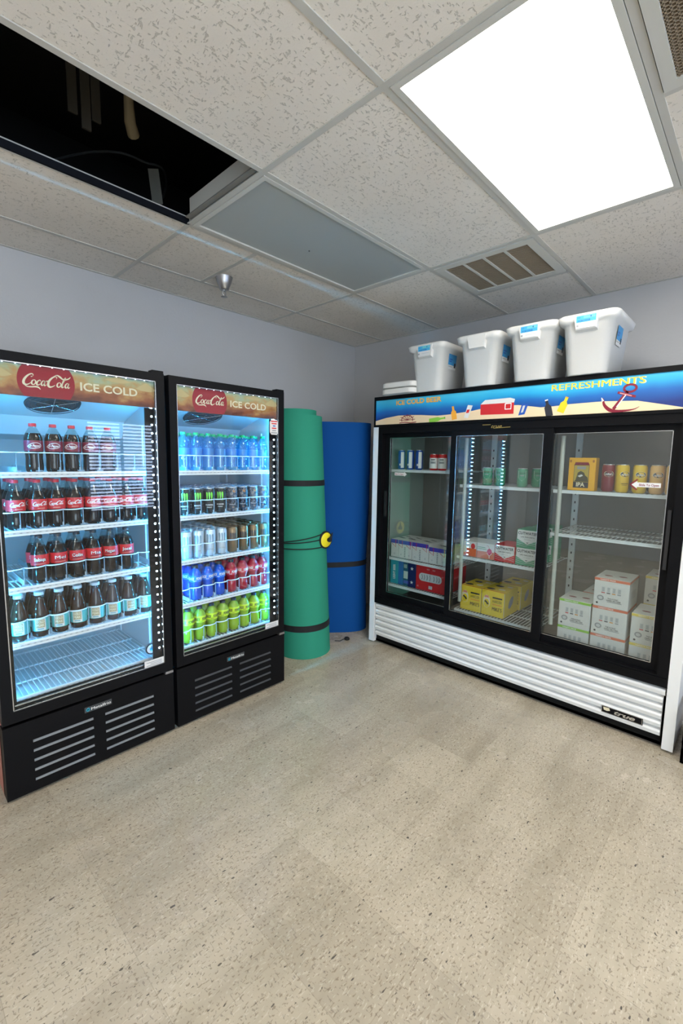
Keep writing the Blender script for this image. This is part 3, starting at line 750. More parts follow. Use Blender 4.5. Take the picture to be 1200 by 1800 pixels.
def d_mike(c2_):
    def f(mb, mp, h):
        z = .102; pts = [(.024 * math.cos(a) , z + .014 * math.sin(a)) for a in [2 * math.pi * i / 20 for i in range(20)]]
        o = [(x * 1.12, z + (y - z) * 1.18) for x, y in pts]; mb.poly2(mp, o, cream, .0005); mb.poly2(mp, pts, ink, .0009)
        mb.text(mp, "mike's", 0, z, .013, paleg, .0013, width=.040, bold=.03, shear=.2)
        mb.quad2(mp, -.018, .02, .048, .051, c2_, .0005, 4); mb.quad2(mp, -.014, .012, .040, .042, c2_, .0005, 4)
    return f
C_mm = can('hard_lemonade_can', mat('dark maroon can', (.20, .012, .02), .3), .0330, .157, d_mike(maroon))
C_my = can('hard_lemonade_can', mat('yellow can', (.80, .52, .03), .3), .0330, .157, d_mike(ink))
C_mp = can('hard_lemonade_can', mat('peach can', (.80, .48, .16), .3), .0330, .157, d_mike(orange))

kids_index()
USED = set()
def place(proto, loc, rz, label, cat, group):
    if proto.name not in USED: USED.add(proto.name); o = proto
    else: o = copy_tree(proto)
    o.location = loc; o.rotation_euler = (0, 0, rz); o['label'] = label; o['category'] = cat; o['group'] = group
    return o
def face_cam(x, y): return math.atan2(-3.4963 - x, -( -3.1571 - y))
def rows(plist, xs, z, nrows, desc, cat, group, dy=.0765, y0=-.797, jit=.25):
    for r in range(nrows):
        for i, x in enumerate(xs):
            pr = plist[i % len(plist)] if isinstance(plist, list) else plist
            x_ = x + (random.uniform(-.0008, .0008)); y = y0 + r * dy + random.uniform(-.001, .001)
            rz = face_cam(x_, y) * .8 + random.uniform(-jit, jit)
            d = desc[i] if isinstance(desc, list) else desc
            yield pr, (x_, y, z), rz, f'{ORD[i]} {d}, {ROW[r]}', cat, group
def fill(*a, **k):
    for q in rows(*a, **k): place(*q)
xs = lambda a, b, n: [a + (b - a) * i / (n - 1) for i in range(n)]
fill(B_dp, [-2.99, -2.912, -2.837, -2.761, -2.681], SZ[0], 1, 'maroon-label soda bottle on top shelf of left cooler', 'bottle', 'dark soda bottles on the top shelf')
fill(B_coke, [-3.070, -2.988, -2.914, -2.839, -2.762, -2.684, -2.606, -2.533], SZ[1], 3, 'red-capped cola bottle on second shelf of left cooler', 'bottle', 'red-capped cola bottles')
for q in rows(B_names, [-2.995, -2.919, -2.842, -2.768, -2.691, -2.615], SZ[2], 2, [f'black-capped cola bottle reading {n_}, third shelf' for n_ in names], 'bottle', 'black-capped cola bottles with names'): place(*q)
fill(B_tea, xs(-3.085, -2.534, 8), SZ[3], 3, 'pale-capped brown tea bottle on fourth shelf', 'bottle', 'tea bottles')
x8 = xs(-2.290, -1.752, 8)
fill(B_water, x8, SZ[0], 5, 'green-capped blue water bottle on top shelf', 'bottle', 'water bottles')
fill(C_mon, x8[:4], SZ[1], 6, 'black energy can with green claw mark', 'can', 'black and green energy cans')
fill(C_cam, x8[4:], SZ[1], 6, 'dark patterned energy can from the green-clawed cans', 'can', 'dark patterned energy cans')
fill(C_ult, x8[:4], SZ[2], 6, 'silver-white energy can from the left', 'can', 'silver-white energy cans')
fill(C_gold, x8[4:], SZ[2], 6, 'brown-gold energy can from the silver-white cans', 'can', 'brown-gold energy cans')
fill(B_sb, [-2.236, -2.160, -2.081], SZ[3], 3, 'blue sport drink bottle from the left', 'bottle', 'blue sport drinks')
fill(B_sr, [-1.998, -1.915, -1.836, -1.762], SZ[3], 3, 'red sport drink bottle from the blue ones', 'bottle', 'red sport drinks')
fill(B_sy, x8, SZ[4], 3, 'yellow-green sport drink bottle on the bottom shelf', 'bottle', 'yellow-green sport drinks')

# ------------------------------------------------------------ three-door sliding cooler
CX, CY = -.38, -1.905
CF = -.732
YA, YB = -.875, -2.935          # left and right outer sides
t = thing('sliding_door_cooler', 'wide white and black three-door cooler with beach sign along the right wall', 'fridge', (CX, CY, 0))
L = lambda x, y, z: (x - CX, y - CY, z)
def bx(mb, a, b_, m): return mb.box(L(*a), L(*b_), m)
c = M()
bx(c, (CF, YA, .012), (-.04, YA - .05, 1.755), cooler_white); bx(c, (CF, YB, .012), (-.04, YB + .05, 1.755), cooler_white)
bx(c, (-.075, YA, .012), (-.04, YB, 1.985), cooler_white); bx(c, (-.70, YA - .05, .012), (-.04, YB + .05, .03), blackm)
c.build('cabinet', t)
l = M()
iy0, iy1, iz0, iz1 = -.935, -2.875, .335, 1.74
bx(l, (-.09, iy0, iz0), (-.075, iy1, iz1), cooler_in); bx(l, (-.66, iy0, iz0 - .03), (-.09, iy1, iz0), cooler_in); bx(l, (-.66, iy0, iz1), (-.09, iy1, iz1 + .01), cooler_in)
bx(l, (-.66, YA - .05, iz0), (-.09, iy0, iz1), mat('pale green liner', (.36, .43, .39), .4)); bx(l, (-.66, iy1, iz0), (-.09, YB + .05, iz1), cooler_in)
for yy in (-1.585, -2.20):
    bx(l, (-.105, yy - .02, iz0), (-.09, yy + .02, iz1), shelfw)
    for z in [.5 + .06 * i for i in range(19)]: bx(l, (-.107, yy - .004, z), (-.1045, yy + .004, z + .015), ink)
    bx(l, (-.60, yy - .004, iz1 - .05), (-.58, yy + .004, iz1), shelfw)
l.build('liner', t)
# black front frame
f = M(); fo = CF
bx(f, (fo, YA - .05, 1.705), (fo + .07, YB + .05, 1.755), blackm); bx(f, (fo, YA - .05, .345), (fo + .07, YB + .05, .405), blackm)
bx(f, (fo, YA - .05, .405), (fo + .07, -.965, 1.705), blackm); bx(f, (fo, -2.835, .405), (fo + .07, YB + .05, 1.705), blackm)
bx(f, (fo - .006, YA - .06, .385), (fo, YB + .06, .395), blackm)
fr = f.build('front_frame', t)
tb = M(); m_ = FM(L(fo, -1.885, 1.727), (0, -1, 0), (0, 0, 1)); tb.text(m_, 'true', 0, 0, .022, gold, .002, width=.07, shear=.4); tb.ribbon2(m_, [(-.095, .010), (-.04, .010)], .003, gold, .002, 1); tb.ribbon2(m_, [(-.02, -.013), (.09, -.009)], .003, gold, .002, 1)
tb.build('maker_lettering', fr)
# doors
def sdoor(y0, y1, x, gl, gr, handle=None, silver_left=False):
    d = M(); z0, z1 = .405, 1.705; g0, g1 = .447, 1.672; dx = .024
    bx(d, (x, y0, z0), (x + dx, gl, z1), black); bx(d, (x, gr, z0), (x + dx, y1, z1), black)
    bx(d, (x, gl, z0), (x + dx, gr, g0), black); bx(d, (x, gl, g1), (x + dx, gr, z1), black)
    o = d.build('sliding_door', t)
    e = M()
    for a, b_, c_1, d_1 in ((gl, gl - .004, g0, g1), (gr, gr + .003, g0, g1), (gl, gr, g1 - .003, g1), (gl, gr, g0, g0 + .003)):
        bx(e, (x - .0015, a, c_1), (x + .003, b_, d_1), silver)
    e.build('glass_edge', o)
    M().box(L(x + .008, gl, g0), L(x + .012, gr, g1), cglass).build('glass_pane', o)
    if handle:
        yy, za, zb = handle; h_ = M(); bx(h_, (x - .016, yy - .008, za), (x, yy + .008, zb), mat('black handle', (.02, .02, .022), .25)); h_.build('door_handle', o)
    return o
d1 = sdoor(-.966, -1.600, -.700, -1.018, -1.556, (-.992, 1.06, 1.26))
d2 = sdoor(-1.562, -2.232, -.729, -1.604, -2.178)
d3 = sdoor(-2.180, -2.834, -.700, -2.228, -2.799, (-2.818, .96, 1.27))
ar = M(); m1 = FM(L(-.7008, -1.125, 1.396), (0, -1, 0), (0, 0, 1))
ar.poly2(m1, [(-.055, -.011), (.035, -.011), (.035, -.018), (.058, 0), (.035, .018), (.035, .011), (-.055, .011)], carton_w, .0); ar.text(m1, 'Slide To Open', -.012, 0, .010, maroon, .0006, width=.078, bold=.02)
o = ar.build('slide_sticker', d1); o['label'] = 'small white arrow sticker pointing right'
ar = M(); m1 = FM(L(-.7008, -2.700, 1.392), (0, -1, 0), (0, 0, 1))
ar.poly2(m1, [(-.062, 0), (-.036, .020), (-.036, .012), (.068, .012), (.068, -.012), (-.036, -.012), (-.036, -.020)][::-1], carton_w, 0); ar.text(m1, 'Slide To Open', .016, 0, .012, maroon, .0006, width=.088, bold=.02)
ar.ribbon2(m1, [(-.036, .028), (-.068, 0), (-.036, -.028)], .007, maroon, .0003, 1)
o = ar.build('slide_sticker', d3); o['label'] = 'white arrow sticker pointing left'
# unlit lamp tubes behind the mullions
for yy in (-.975, -1.635, -2.262):
    M().tube([L(-.640, yy, .50), L(-.640, yy, 1.66)], .013, mat('unlit tube', (.50, .53, .50), .3), 12).build('lamp_tube', t)
# louvred grille
g = M(); top = .335; n_l = 6; pz = .0455
for i in range(n_l):
    z1 = top - i * pz; z0 = z1 - pz
    pr = [(-.700, z1), (-.722, z1 - .004), (-.728, z1 - .014), (-.724, z0 + .012), (-.706, z0 + .004), (-.700, z0)]
    y0_, y1_ = -.935, (-2.872 if i else -2.878)
    g.loft([[L(a, y0_, b_) for a, b_ in pr], [L(a, y1_, b_) for a, b_ in pr]][::-1], cooler_white, smooth=False)
gr = g.build('front_grille', t)
bd = M(); m1 = FM(L(-.7285, -2.695, .118), (0, -1, 0), (0, 0, 1)); bx(bd, (-.7285, -2.597, .098), (-.722, -2.795, .137), blackm)
for q in ((-.097, .097, -.0185, -.0165), (-.097, .097, .0165, .0185)): bd.quad2(m1, *q, silver, .0005)
bd.quad2(m1, -.097, -.095, -.0185, .0185, silver, .0005); bd.quad2(m1, .095, .097, -.0185, .0185, silver, .0005)
bd.poly2(m1, [(-.09, .012), (-.06, .014), (-.055, 0), (-.07, -.006), (-.086, -.004)][::-1], cream, .0006); bd.text(m1, 'true', .015, .002, .024, silver, .0012, width=.10, bold=.03, shear=.35)
bd.build('maker_badge', gr)
k = M(); bx(k, (-.700, YA - .055, .014), (-.68, YB + .06, .10), matte_black)
for yy in (YA - .08, -1.9, YB + .08):
    for xx in (-.64, -.12): k.lathe([(.025, 0), (.025, .03)], blackm, L(xx, yy, 0), 10)
k.build('kick_plate', t)
# lit sign
sg = M(); bx(sg, (-.728, YA - .01, 1.755), (-.04, YB, 1.760), blackm); bx(sg, (-.740, YA - .008, 1.972), (-.04, YB, 1.985), blackm)
bx(sg, (-.740, YA - .008, 1.755), (-.728, YB, 1.772), blackm); bx(sg, (-.740, YA - .008, 1.957), (-.728, YB, 1.972), blackm)
bx(sg, (-.740, YA - .008, 1.772), (-.04, YA - .022, 1.972), blackm); bx(sg, (-.740, YB + .014, 1.76), (-.04, YB, 1.972), blackm)
sb = sg.build('sign_box', t)
sp_ = M(); sy = lambda y: -(y - CY)       # u coordinate runs towards -y
OX, OZ = -.734, 1.772
msn = lambda a, b_, h=0: (OX - CX - h, -a, b_)
W0, W1 = sy(YA - .022), sy(YB + .014)
sp_.box((OX - CX, -W0, 0), (OX - CX + .01, -W1, .185), sea)
Z = lambda z: z - OZ
sand = [(-.897, 1.803), (-1.0, 1.822), (-1.114, 1.834), (-1.22, 1.832), (-1.316, 1.827), (-1.45, 1.815), (-1.547, 1.818), (-1.714, 1.832), (-1.80, 1.845), (-1.869, 1.853), (-2.015, 1.848), (-2.151, 1.825), (-2.22, 1.826), (-2.308, 1.832), (-2.48, 1.835), (-2.638, 1.826), (-2.736, 1.803), (-2.831, 1.780), (-2.921, 1.773)]
for (ya, za), (yb, zb) in zip(sand, sand[1:]):
    sp_.poly2(msn, [(sy(ya), 0), (sy(yb), 0), (sy(yb), Z(zb)), (sy(ya), Z(za))], sandm, .0006)
def PS(pts, m, h=.0012): sp_.poly2(msn, [(sy(a), Z(b_)) for a, b_ in pts], m, h)
def RB(pts, w_, m, h=.0014, sub=4): sp_.ribbon2(msn, [(sy(a), Z(b_)) for a, b_ in pts], w_, m, h, sub)
# ship's wheel
cxw, czw = -1.195, 1.800
RB([(cxw + .050 * math.cos(a), czw + .030 * math.sin(a)) for a in [math.pi * i / 8 for i in range(-1, 10)]], .006, maroon)
for a in (0, .55, 1.1, 1.57, 2.05, 2.6, 3.14): RB([(cxw, czw - .004), (cxw + .070 * math.cos(a), czw + .040 * math.sin(a))], .004, maroon, sub=1)
RB([(cxw + .07, czw - .022), (cxw + .02, czw - .018), (cxw - .03, czw - .024), (cxw - .08, czw - .020)], .006, maroon)
def bot(cx, cz, ang, l, w_, m, capm=None):
    out = [(-.5 * w_, 0), (.5 * w_, 0), (.5 * w_, l * .55), (.2 * w_, l * .72), (.2 * w_, l), (-.2 * w_, l), (-.2 * w_, l * .72), (-.5 * w_, l * .55)]
    ca, sa = math.cos(ang), math.sin(ang); T2 = lambda x, z: (sy(cx) + x * ca - z * sa, Z(cz) + x * sa + z * ca)
    sp_.poly2(msn, [T2(*p) for p in out], m, .0012)
    if capm: sp_.poly2(msn, [T2(-.22 * w_, l * .93), T2(.22 * w_, l * .93), T2(.22 * w_, l * 1.0), T2(-.22 * w_, l * 1.0)], capm, .0018)
bot(-1.385, 1.782, -math.pi / 2 + .12, .13, .030, lime, greenp)
bot(-1.585, 1.782, .18, .090, .038, mat('amber print', (.85, .38, .03), .45), orange)
bot(-2.205, 1.770, .24, .100, .040, ink, whitem)
bot(-2.262, 1.790, -.38, .090, .040, yellow, orange)
PS([(-1.655, 1.790), (-1.685, 1.786), (-1.715, 1.866), (-1.680, 1.872)], carton_w); PS([(-1.668, 1.82), (-1.688, 1.82), (-1.696, 1.842), (-1.676, 1.842)], redm, .0016)
PS([(-1.772, 1.802), (-1.99, 1.797), (-1.99, 1.870), (-1.770, 1.870)], carton_r); PS([(-1.770, 1.868), (-1.80, 1.894), (-1.965, 1.896), (-1.995, 1.886), (-1.99, 1.866)], carton_w, .0015)
RB([(-1.935, 1.862), (-1.972, 1.862), (-1.972, 1.828), (-1.935, 1.828), (-1.935, 1.862)], .007, whitem, .0018, 1)
PS([(-2.020, 1.785), (-2.058, 1.790), (-2.078, 1.850), (-2.040, 1.855)], blue); PS([(-2.035, 1.80), (-2.048, 1.802), (-2.060, 1.842), (-2.046, 1.842)], paleg, .0016)
# anchor
RB([(-2.600 + .028 * math.cos(2 * math.pi * i / 12), 1.893 + .019 * math.sin(2 * math.pi * i / 12)) for i in range(13)], .011, maroon)
RB([(-2.590, 1.877), (-2.530, 1.790)], .016, maroon, .0014, 2); RB([(-2.584, 1.862), (-2.545, 1.80)], .005, whitem, .0018, 2)
RB([(-2.545, 1.876), (-2.628, 1.848)], .012, maroon, .0016, 2); RB([(-2.555, 1.872), (-2.61, 1.853)], .004, mat('pink print', (.75, .35, .35), .5), .0019, 2)
RB([(-2.478, 1.850), (-2.486, 1.815), (-2.515, 1.786), (-2.555, 1.778), (-2.62, 1.783), (-2.648, 1.796)], [.005, .014, .018, .014, .006, .002], maroon)
RB([(-2.470, 1.855), (-2.478, 1.835)], [.002, .012], whitem, .0018, 2)
sp_.text(msn, 'ICE COLD BEER', sy(-1.285), Z(1.929), .034, orange, .0012, width=.388, bold=.03)
sp_.text(msn, 'ICE COLD BEER', sy(-1.283), Z(1.930), .031, mat('pale orange print', (.85, .50, .10), .45), .0018, width=.384, bold=.01)
sp_.text(msn, 'REFRESHMENTS', sy(-2.438), Z(1.931), .037, cream, .0012, width=.462, bold=.03)
sp_.text(msn, 'REFRESHMENTS', sy(-2.436), Z(1.932), .034, yellow, .0018, width=.456, bold=.015)
so = sp_.build('sign_panel', sb, (0, 0, OZ)); so['label'] = 'blue beach scene sign reading ice cold beer and refreshments'
# shelves
def cshelf(y0, y1, z, name='wire_shelf', x0=-.640, x1=-.12):
    s = M()
    for xx in (x0 + .003, x0 + .17, x0 + .34, x1): bx(s, (xx - .003, y0, z - .010), (xx + .003, y1, z - .004), shelfw)
    n = 26
    for i in range(n + 1):
        yy = y0 + (y1 - y0) * i / n; bx(s, (x0, yy - .0015, z - .004), (x1, yy + .0015, z), shelfw)
    bx(s, (x0 - .006, y0, z - .018), (x0, y1, z - .010), shelfw); bx(s, (x0 - .006, y0, z - .004), (x0, y1, z + .001), shelfw)
    for i in range(n + 1):
        yy = y0 + (y1 - y0) * i / n; bx(s, (x0 - .005, yy - .002, z - .010), (x0 - .001, yy + .002, z - .004), shelfw)
    return s.build(name, t)
cshelf(-.985, -1.565, 1.428); cshelf(-.985, -1.565, .722); cshelf(-.985, -1.565, .502)
cshelf(-1.600, -2.180, 1.338); cshelf(-1.600, -2.180, .832); cshelf(-1.600, -2.180, .440)
cshelf(-2.225, -2.860, 1.338); cshelf(-2.225, -2.860, 1.075)

# cans in the sliding-door cooler (turned to face -x)
def pc(pr, x, y, z, label, cat='can', group=None, jit=.2):
    place(pr, (x, y, z), -math.pi / 2 + random.uniform(-jit, jit) + .35, label, cat, group)
for i, y in enumerate((-1.040, -1.125, -1.205)): pc(C_bw, -.575, y, 1.430, f'slim blue and white can, {ORD[i]} {"of" if i == 0 else "from left of"} three beside left wall of wide cooler', group='slim blue and white cans')
for i, y in enumerate((-1.335, -1.408)): pc(C_rw, -.570, y, 1.430, f'red and white can on top left shelf, {("nearer the blue cans", "farther from the blue cans")[i]}', group='red and white cans')
pc(C_rw, -.470, -1.285, 1.430, 'red and white can standing one row behind the blue cans', group='red and white cans')
for i, y in enumerate((-1.765, -1.855, -2.005)): pc(C_gw, -.570, y, 1.340, f'green and white cocktail can, {ORD[i]} {"" if i == 0 else "from left "}in middle bay of wide cooler'.replace('  ', ' '), group='green and white cocktail cans')
for i, y in enumerate((-1.80, -2.06)): pc(C_gw, -.470, y, 1.340, f'green and white cocktail can, back row {("left", "right")[i]} in middle bay', group='green and white cocktail cans')
pc(C_mm, -.565, -2.495, 1.340, 'dark maroon hard lemonade can beside the orange IPA box', jit=.05)
pc(C_my, -.565, -2.566, 1.340, 'yellow hard lemonade can beside the maroon can', group='yellow hard lemonade cans', jit=.3)
pc(C_my, -.565, -2.650, 1.340, 'yellow hard lemonade can above the tip of the slide arrow', group='yellow hard lemonade cans', jit=.1)
pc(C_mp, -.565, -2.728, 1.340, 'peach hard lemonade can, left of two peach cans', group='peach hard lemonade cans', jit=.1)
pc(C_mp, -.565, -2.800, 1.340, 'peach hard lemonade can, rightmost can on the shelf', group='peach hard lemonade cans', jit=.1)
for i, y in enumerate((-2.54, -2.63, -2.72)):
    pc(C_my, -.470, y, 1.340, f'yellow hard lemonade can in the back row, {ORD[i]} {"" if i == 0 else "from left"}', group='yellow hard lemonade cans')

# cartons
def carton(name, x0, x1, y0, y1, z0, z1, m, label, front=None, side=None, topd=None, group=None, cat='carton'):
    cx, cy = (x0 + x1) / 2, (y0 + y1) / 2; r = thing(name, label, cat, (cx, cy, z0), 0, group)
    w_, d, h = abs(y1 - y0), abs(x1 - x0), z1 - z0
    b_ = M(); b_.box((-d / 2, -w_ / 2, 0), (d / 2, w_ / 2, h), m, .004); b_.build('carton_body', r)
    p = M(); mf = FM((-d / 2, 0, 0), (0, -1, 0), (0, 0, 1)); ms = FM((0, -w_ / 2, 0), (1, 0, 0), (0, 0, 1)); mtp = FM((0, 0, h), (0, -1, 0), (1, 0, 0))
    if front: front(p, mf, w_, h)
    if side: side(p, ms, d, h)
    if topd: topd(p, mtp, w_, d)
    if p.v: p.build('printed_panel', r)
    return r
def seltzer(bc, tc):
    def fr(p, mf, w_, h):
        p.quad2(mf, -w_ / 2, w_ / 2, h - .016, h - .001, bc, .0006); p.text(mf, 'VARIETY PACK', -.02, h - .0085, .008, tc, .001, width=.08, bold=.02)
        for i in range(4):
            x = -.040 + i * .027; p.quad2(mf, x - .009, x + .009, .078, .118, paleg, .0006); p.quad2(mf, x - .009, x + .009, .080, .085, (redm, ink, orange, grey)[i], .0009)
            for q in range(4): p.quad2(mf, x - .006, x + .006, .092 + q * .006, .095 + q * .006, grey, .0009)
        p.poly2(mf, [(-.052 + .018 * math.cos(a), .050 + .016 * math.sin(a)) for a in [2 * math.pi * i / 20 for i in range(20)]], grey, .0006)
        p.poly2(mf, [(-.052 + .011 * math.cos(a), .050 + .009 * math.sin(a)) for a in [2 * math.pi * i / 16 for i in range(16)]], paleg, .0009)
        p.text(mf, 'THE ICONIC', .012, .052, .008, ink, .0008, width=.055, bold=.02); p.text(mf, 'HARD SELTZER', .016, .041, .008, ink, .0008, width=.072, bold=.02)
        p.quad2(mf, -.018, .056, .030, .034, grey, .0006); p.poly2(mf, [(-.068 + .006 * math.cos(a), .018 + .006 * math.sin(a)) for a in [2 * math.pi * i / 12 for i in range(12)]], ink, .0006)
    def sd(p, ms, d, h): p.quad2(ms, -d / 2, d / 2, h - .016, h - .001, bc, .0006); p.quad2(ms, -.06, .06, .05, .10, paleg, .0006)
    def tp(p, mt_, w_, d):
        for x, y in ((-.035, -.04), (.035, -.02)): p.poly2(mt_, [(x + .022 * math.cos(a), y + .014 * math.sin(a)) for a in [2 * math.pi * i / 14 for i in range(14)]], maroon, .0006)
    return fr, sd, tp
grn = seltzer(lime, whitem); red_ = seltzer(mat('coral print', (.70, .16, .08), .45), whitem); yel = seltzer(mat('mustard print', (.75, .58, .08), .45), whitem)
zb = .337; hh = .1685
def stack(st, y0, y1, n, nm, x0=-.615, x1=-.375, extra=''):
    pos = {2: ['bottom', 'top'], 3: ['bottom', 'middle', 'top']}[n]
    for k_ in range(n):
        carton('seltzer_carton', x0, x1, y0, y1, zb + k_ * hh, zb + (k_ + 1) * hh - .0006, carton_w, f'white seltzer carton with {nm} band, {pos[k_]} of stack of {n}{extra}', *st, group='white seltzer cartons')
stack(grn, -2.297, -2.474, 2, 'green'); stack(red_, -2.482, -2.660, 3, 'coral red'); stack(yel, -2.680, -2.862, 2, 'mustard yellow')
stack(red_, -2.36, -2.538, 2, 'coral red', -.355, -.115, ' behind the green stack'); stack(yel, -2.690, -2.868, 2, 'mustard yellow', -.355, -.115, ' at the back')
carton('seltzer_carton', -.355, -.115, -2.690, -2.868, zb + 2 * hh, zb + 3 * hh, carton_w, 'white seltzer carton on top of the back mustard yellow stack', *yel, group='white seltzer cartons')
def mikes(p, mf, w_, h):
    p.poly2(mf, [(-.042 + .026 * math.cos(a), .098 + .045 * math.sin(a)) for a in [2 * math.pi * i / 20 for i in range(20)]], cream, .0006)
    p.poly2(mf, [(-.042 + .020 * math.cos(a), .085 + .030 * math.sin(a)) for a in [2 * math.pi * i / 20 for i in range(20)]], yellow, .0009)
    p.ribbon2(mf, [(-.055, .10), (-.042, .092), (-.030, .078)], .012, ink, .0012, 3); p.poly2(mf, [(-.060, .125), (-.024, .125), (-.030, .14), (-.054, .14)], mat('pinkish print', (.7, .25, .2), .5), .0012)
    p.quad2(mf, .0, .068, .128, .138, ink, .0006); p.text(mf, 'HARDER', .034, .108, .020, ink, .0006, width=.066, bold=.0); p.text(mf, "MIKE'S", .034, .055, .026, ink, .0006, width=.068, bold=.02); p.quad2(mf, 0, .068, .082, .090, orange, .0006)
def mikes_s(p, ms, d, h):
    p.poly2(ms, [(.045 * math.cos(a) * .9, .09 + .035 * math.sin(a) + .02 * math.cos(a)) for a in [2 * math.pi * i / 20 for i in range(20)]], grey, .0006)
    p.quad2(ms, -d / 2 + .002, -d / 2 + .012, .004, h - .004, cream, .0006)
def mikes_t(p, mt_, w_, d):
    for x, y, a in ((-.04, -.06, .03), (.03, -.04, .025), (-.02, .04, .03), (.045, .06, .02)): p.poly2(mt_, [(x + a * math.cos(q), y + a * .7 * math.sin(q)) for q in [2 * math.pi * i / 12 for i in range(12)]], ink if a > .025 else cream, .0006)
    p.quad2(mt_, -.08, .08, -d / 2 + .002, -d / 2 + .02, orange, .0004)
for i, (x0, x1, y0, y1, lb) in enumerate(((-.615, -.38, -1.628, -1.785, 'yellow lemonade carton in front, left of the front pair'), (-.615, -.38, -1.790, -1.950, 'yellow lemonade carton in front, right of the front pair'), (-.36, -.125, -1.80, -1.96, 'yellow lemonade carton standing behind the front pair'))):
    carton('lemonade_carton', x0, x1, y0, y1, .4415, .618, carton_y, lb, mikes, mikes_s, mikes_t, group='yellow lemonade cartons')
def cutw(col):
    def fr(p, mf, w_, h):
        p.quad2(mf, -w_ / 2, w_ / 2, .001, .06, col, .0005)
        for i in range(4): p.ribbon2(mf, [(-w_ / 2 + .002, .018 + i * .013), (-.02, .010 + i * .012), (.02, .022 + i * .011), (w_ / 2 - .002, .012 + i * .014)], .002, paleg, .0008, 3)
        p.poly2(mf, [(-w_ / 2 + .004, h - .003), (-w_ / 2 + .004, .055), (0, .022), (w_ / 2 - .004, .055), (w_ / 2 - .004, h - .003)], carton_w, .0011)
        p.text(mf, 'CUTWATER', 0, h - .022, .018, ink, .0016, width=w_ * .88, bold=.03); p.text(mf, 'LIME MARGARITA', 0, h - .047, .009, ink, .0016, width=w_ * .62, bold=.02)
        p.quad2(mf, -.022, .022, h - .064, h - .062, grey, .0016); p.poly2(mf, [(-.010, .036), (.010, .036), (0, .030)][::-1], ink, .0016)
    return fr
carton('cocktail_carton', -.615, -.42, -2.010, -2.150, .834, .950, seagreen, 'green and white cocktail carton, lower of the stack of two', cutw(seagreen), group='cocktail cartons')
carton('cocktail_carton', -.615, -.42, -2.010, -2.150, .9505, 1.068, seagreen, 'green and white cocktail carton, upper of the stack of two', cutw(seagreen), group='cocktail cartons')
carton('cocktail_carton', -.39, -.20, -2.020, -2.160, .834, .950, seagreen, 'green and white cocktail carton behind the stack, lower one', cutw(seagreen), group='cocktail cartons')
carton('cocktail_carton', -.39, -.20, -2.020, -2.160, .9505, 1.068, seagreen, 'green and white cocktail carton behind the stack, upper one', cutw(seagreen), group='cocktail cartons')
carton('cocktail_carton', -.615, -.42, -1.866, -2.004, .834, .948, carton_r, 'red and white cocktail carton beside the green stack', cutw(carton_r), group='cocktail cartons')
def drink(p, mf, w_, h):
    p.quad2(mf, -w_ / 2, w_ / 2, .001, .050, mat('salmon print', (.65, .22, .15), .5), .0005); p.quad2(mf, -w_ / 2 + .006, 0, .075, .079, seagreen, .0005); p.quad2(mf, -w_ / 2 + .006, .008, .064, .068, seagreen, .0005)
    p.poly2(mf, [(.030 + .018 * math.cos(a), .052 + .022 * math.sin(a)) for a in [2 * math.pi * i / 18 for i in range(18)]], mat('pink drink print', (.65, .08, .20), .5), .0008)
    p.ribbon2(mf, [(.012, .045), (.030, .026), (.048, .045)], .003, whitem, .0012, 3); p.quad2(mf, .028, .032, .008, .028, whitem, .0012); p.ribbon2(mf, [(.030, .070), (.022, .090), (.010, .094)], .002, redm, .0012, 3)
carton('cocktail_carton', -.615, -.42, -1.736, -1.862, .834, .942, carton_w, 'white carton picturing a pink drink in a glass', drink, group='cocktail cartons')
carton('cocktail_carton', -.615, -.42, -1.612, -1.732, .834, .940, carton_w, 'white and orange-red carton at the left end of the middle shelf', lambda p, mf, w_, h: (p.quad2(mf, -w_ / 2, w_ / 2, .001, .058, mat('orange red print', (.75, .14, .04), .5), .0005), p.poly2(mf, [(-.030 + .018 * math.cos(a), .05 + .026 * math.sin(a)) for a in [2 * math.pi * i / 18 for i in range(18)]], cream, .0008), p.poly2(mf, [(.035 + .016 * math.cos(a), .075 + .020 * math.sin(a)) for a in [2 * math.pi * i / 18 for i in range(18)]], redm, .0008)), group='cocktail cartons')
def ipa(p, mf, w_, h):
    p.quad2(mf, -.042, .040, .016, .150, ink, .0005); p.poly2(mf, [(-.042, .150), (-.036, .166), (.034, .166), (.040, .150)][::-1], maroon, .0005)
    p.quad2(mf, -.040, .038, .050, .148, mat('olive print', (.45, .33, .05), .5), .0009); p.quad2(mf, -.025, .022, .125, .142, grey, .0012)
    p.poly2(mf, [(-.030, .060), (-.024, .085), (-.020, .105), (-.004, .115), (.014, .105), (.020, .09), (.034, .078), (.038, .052), (-.04, .052)][::-1], mat('dark olive print', (.06, .05, .02), .6), .0012)
    p.text(mf, 'IPA', -.002, .036, .024, cream, .0012, width=.046, bold=.03); p.poly2(mf, [(-.02, .085), (.0, .095), (.01, .088), (-.008, .078)], carton_w, .0015)
    for x in (-.062, .060): p.poly2(mf, [(x + .006 * math.cos(a), .172 + .008 * math.sin(a)) for a in [2 * math.pi * i / 10 for i in range(10)]], mat('brown print', (.4, .15, .03), .5), .0006)
carton('beer_carton', -.617, -.545, -2.295, -2.440, 1.340, 1.532, carton_o, 'orange IPA beer carton with a picture of a can', ipa)
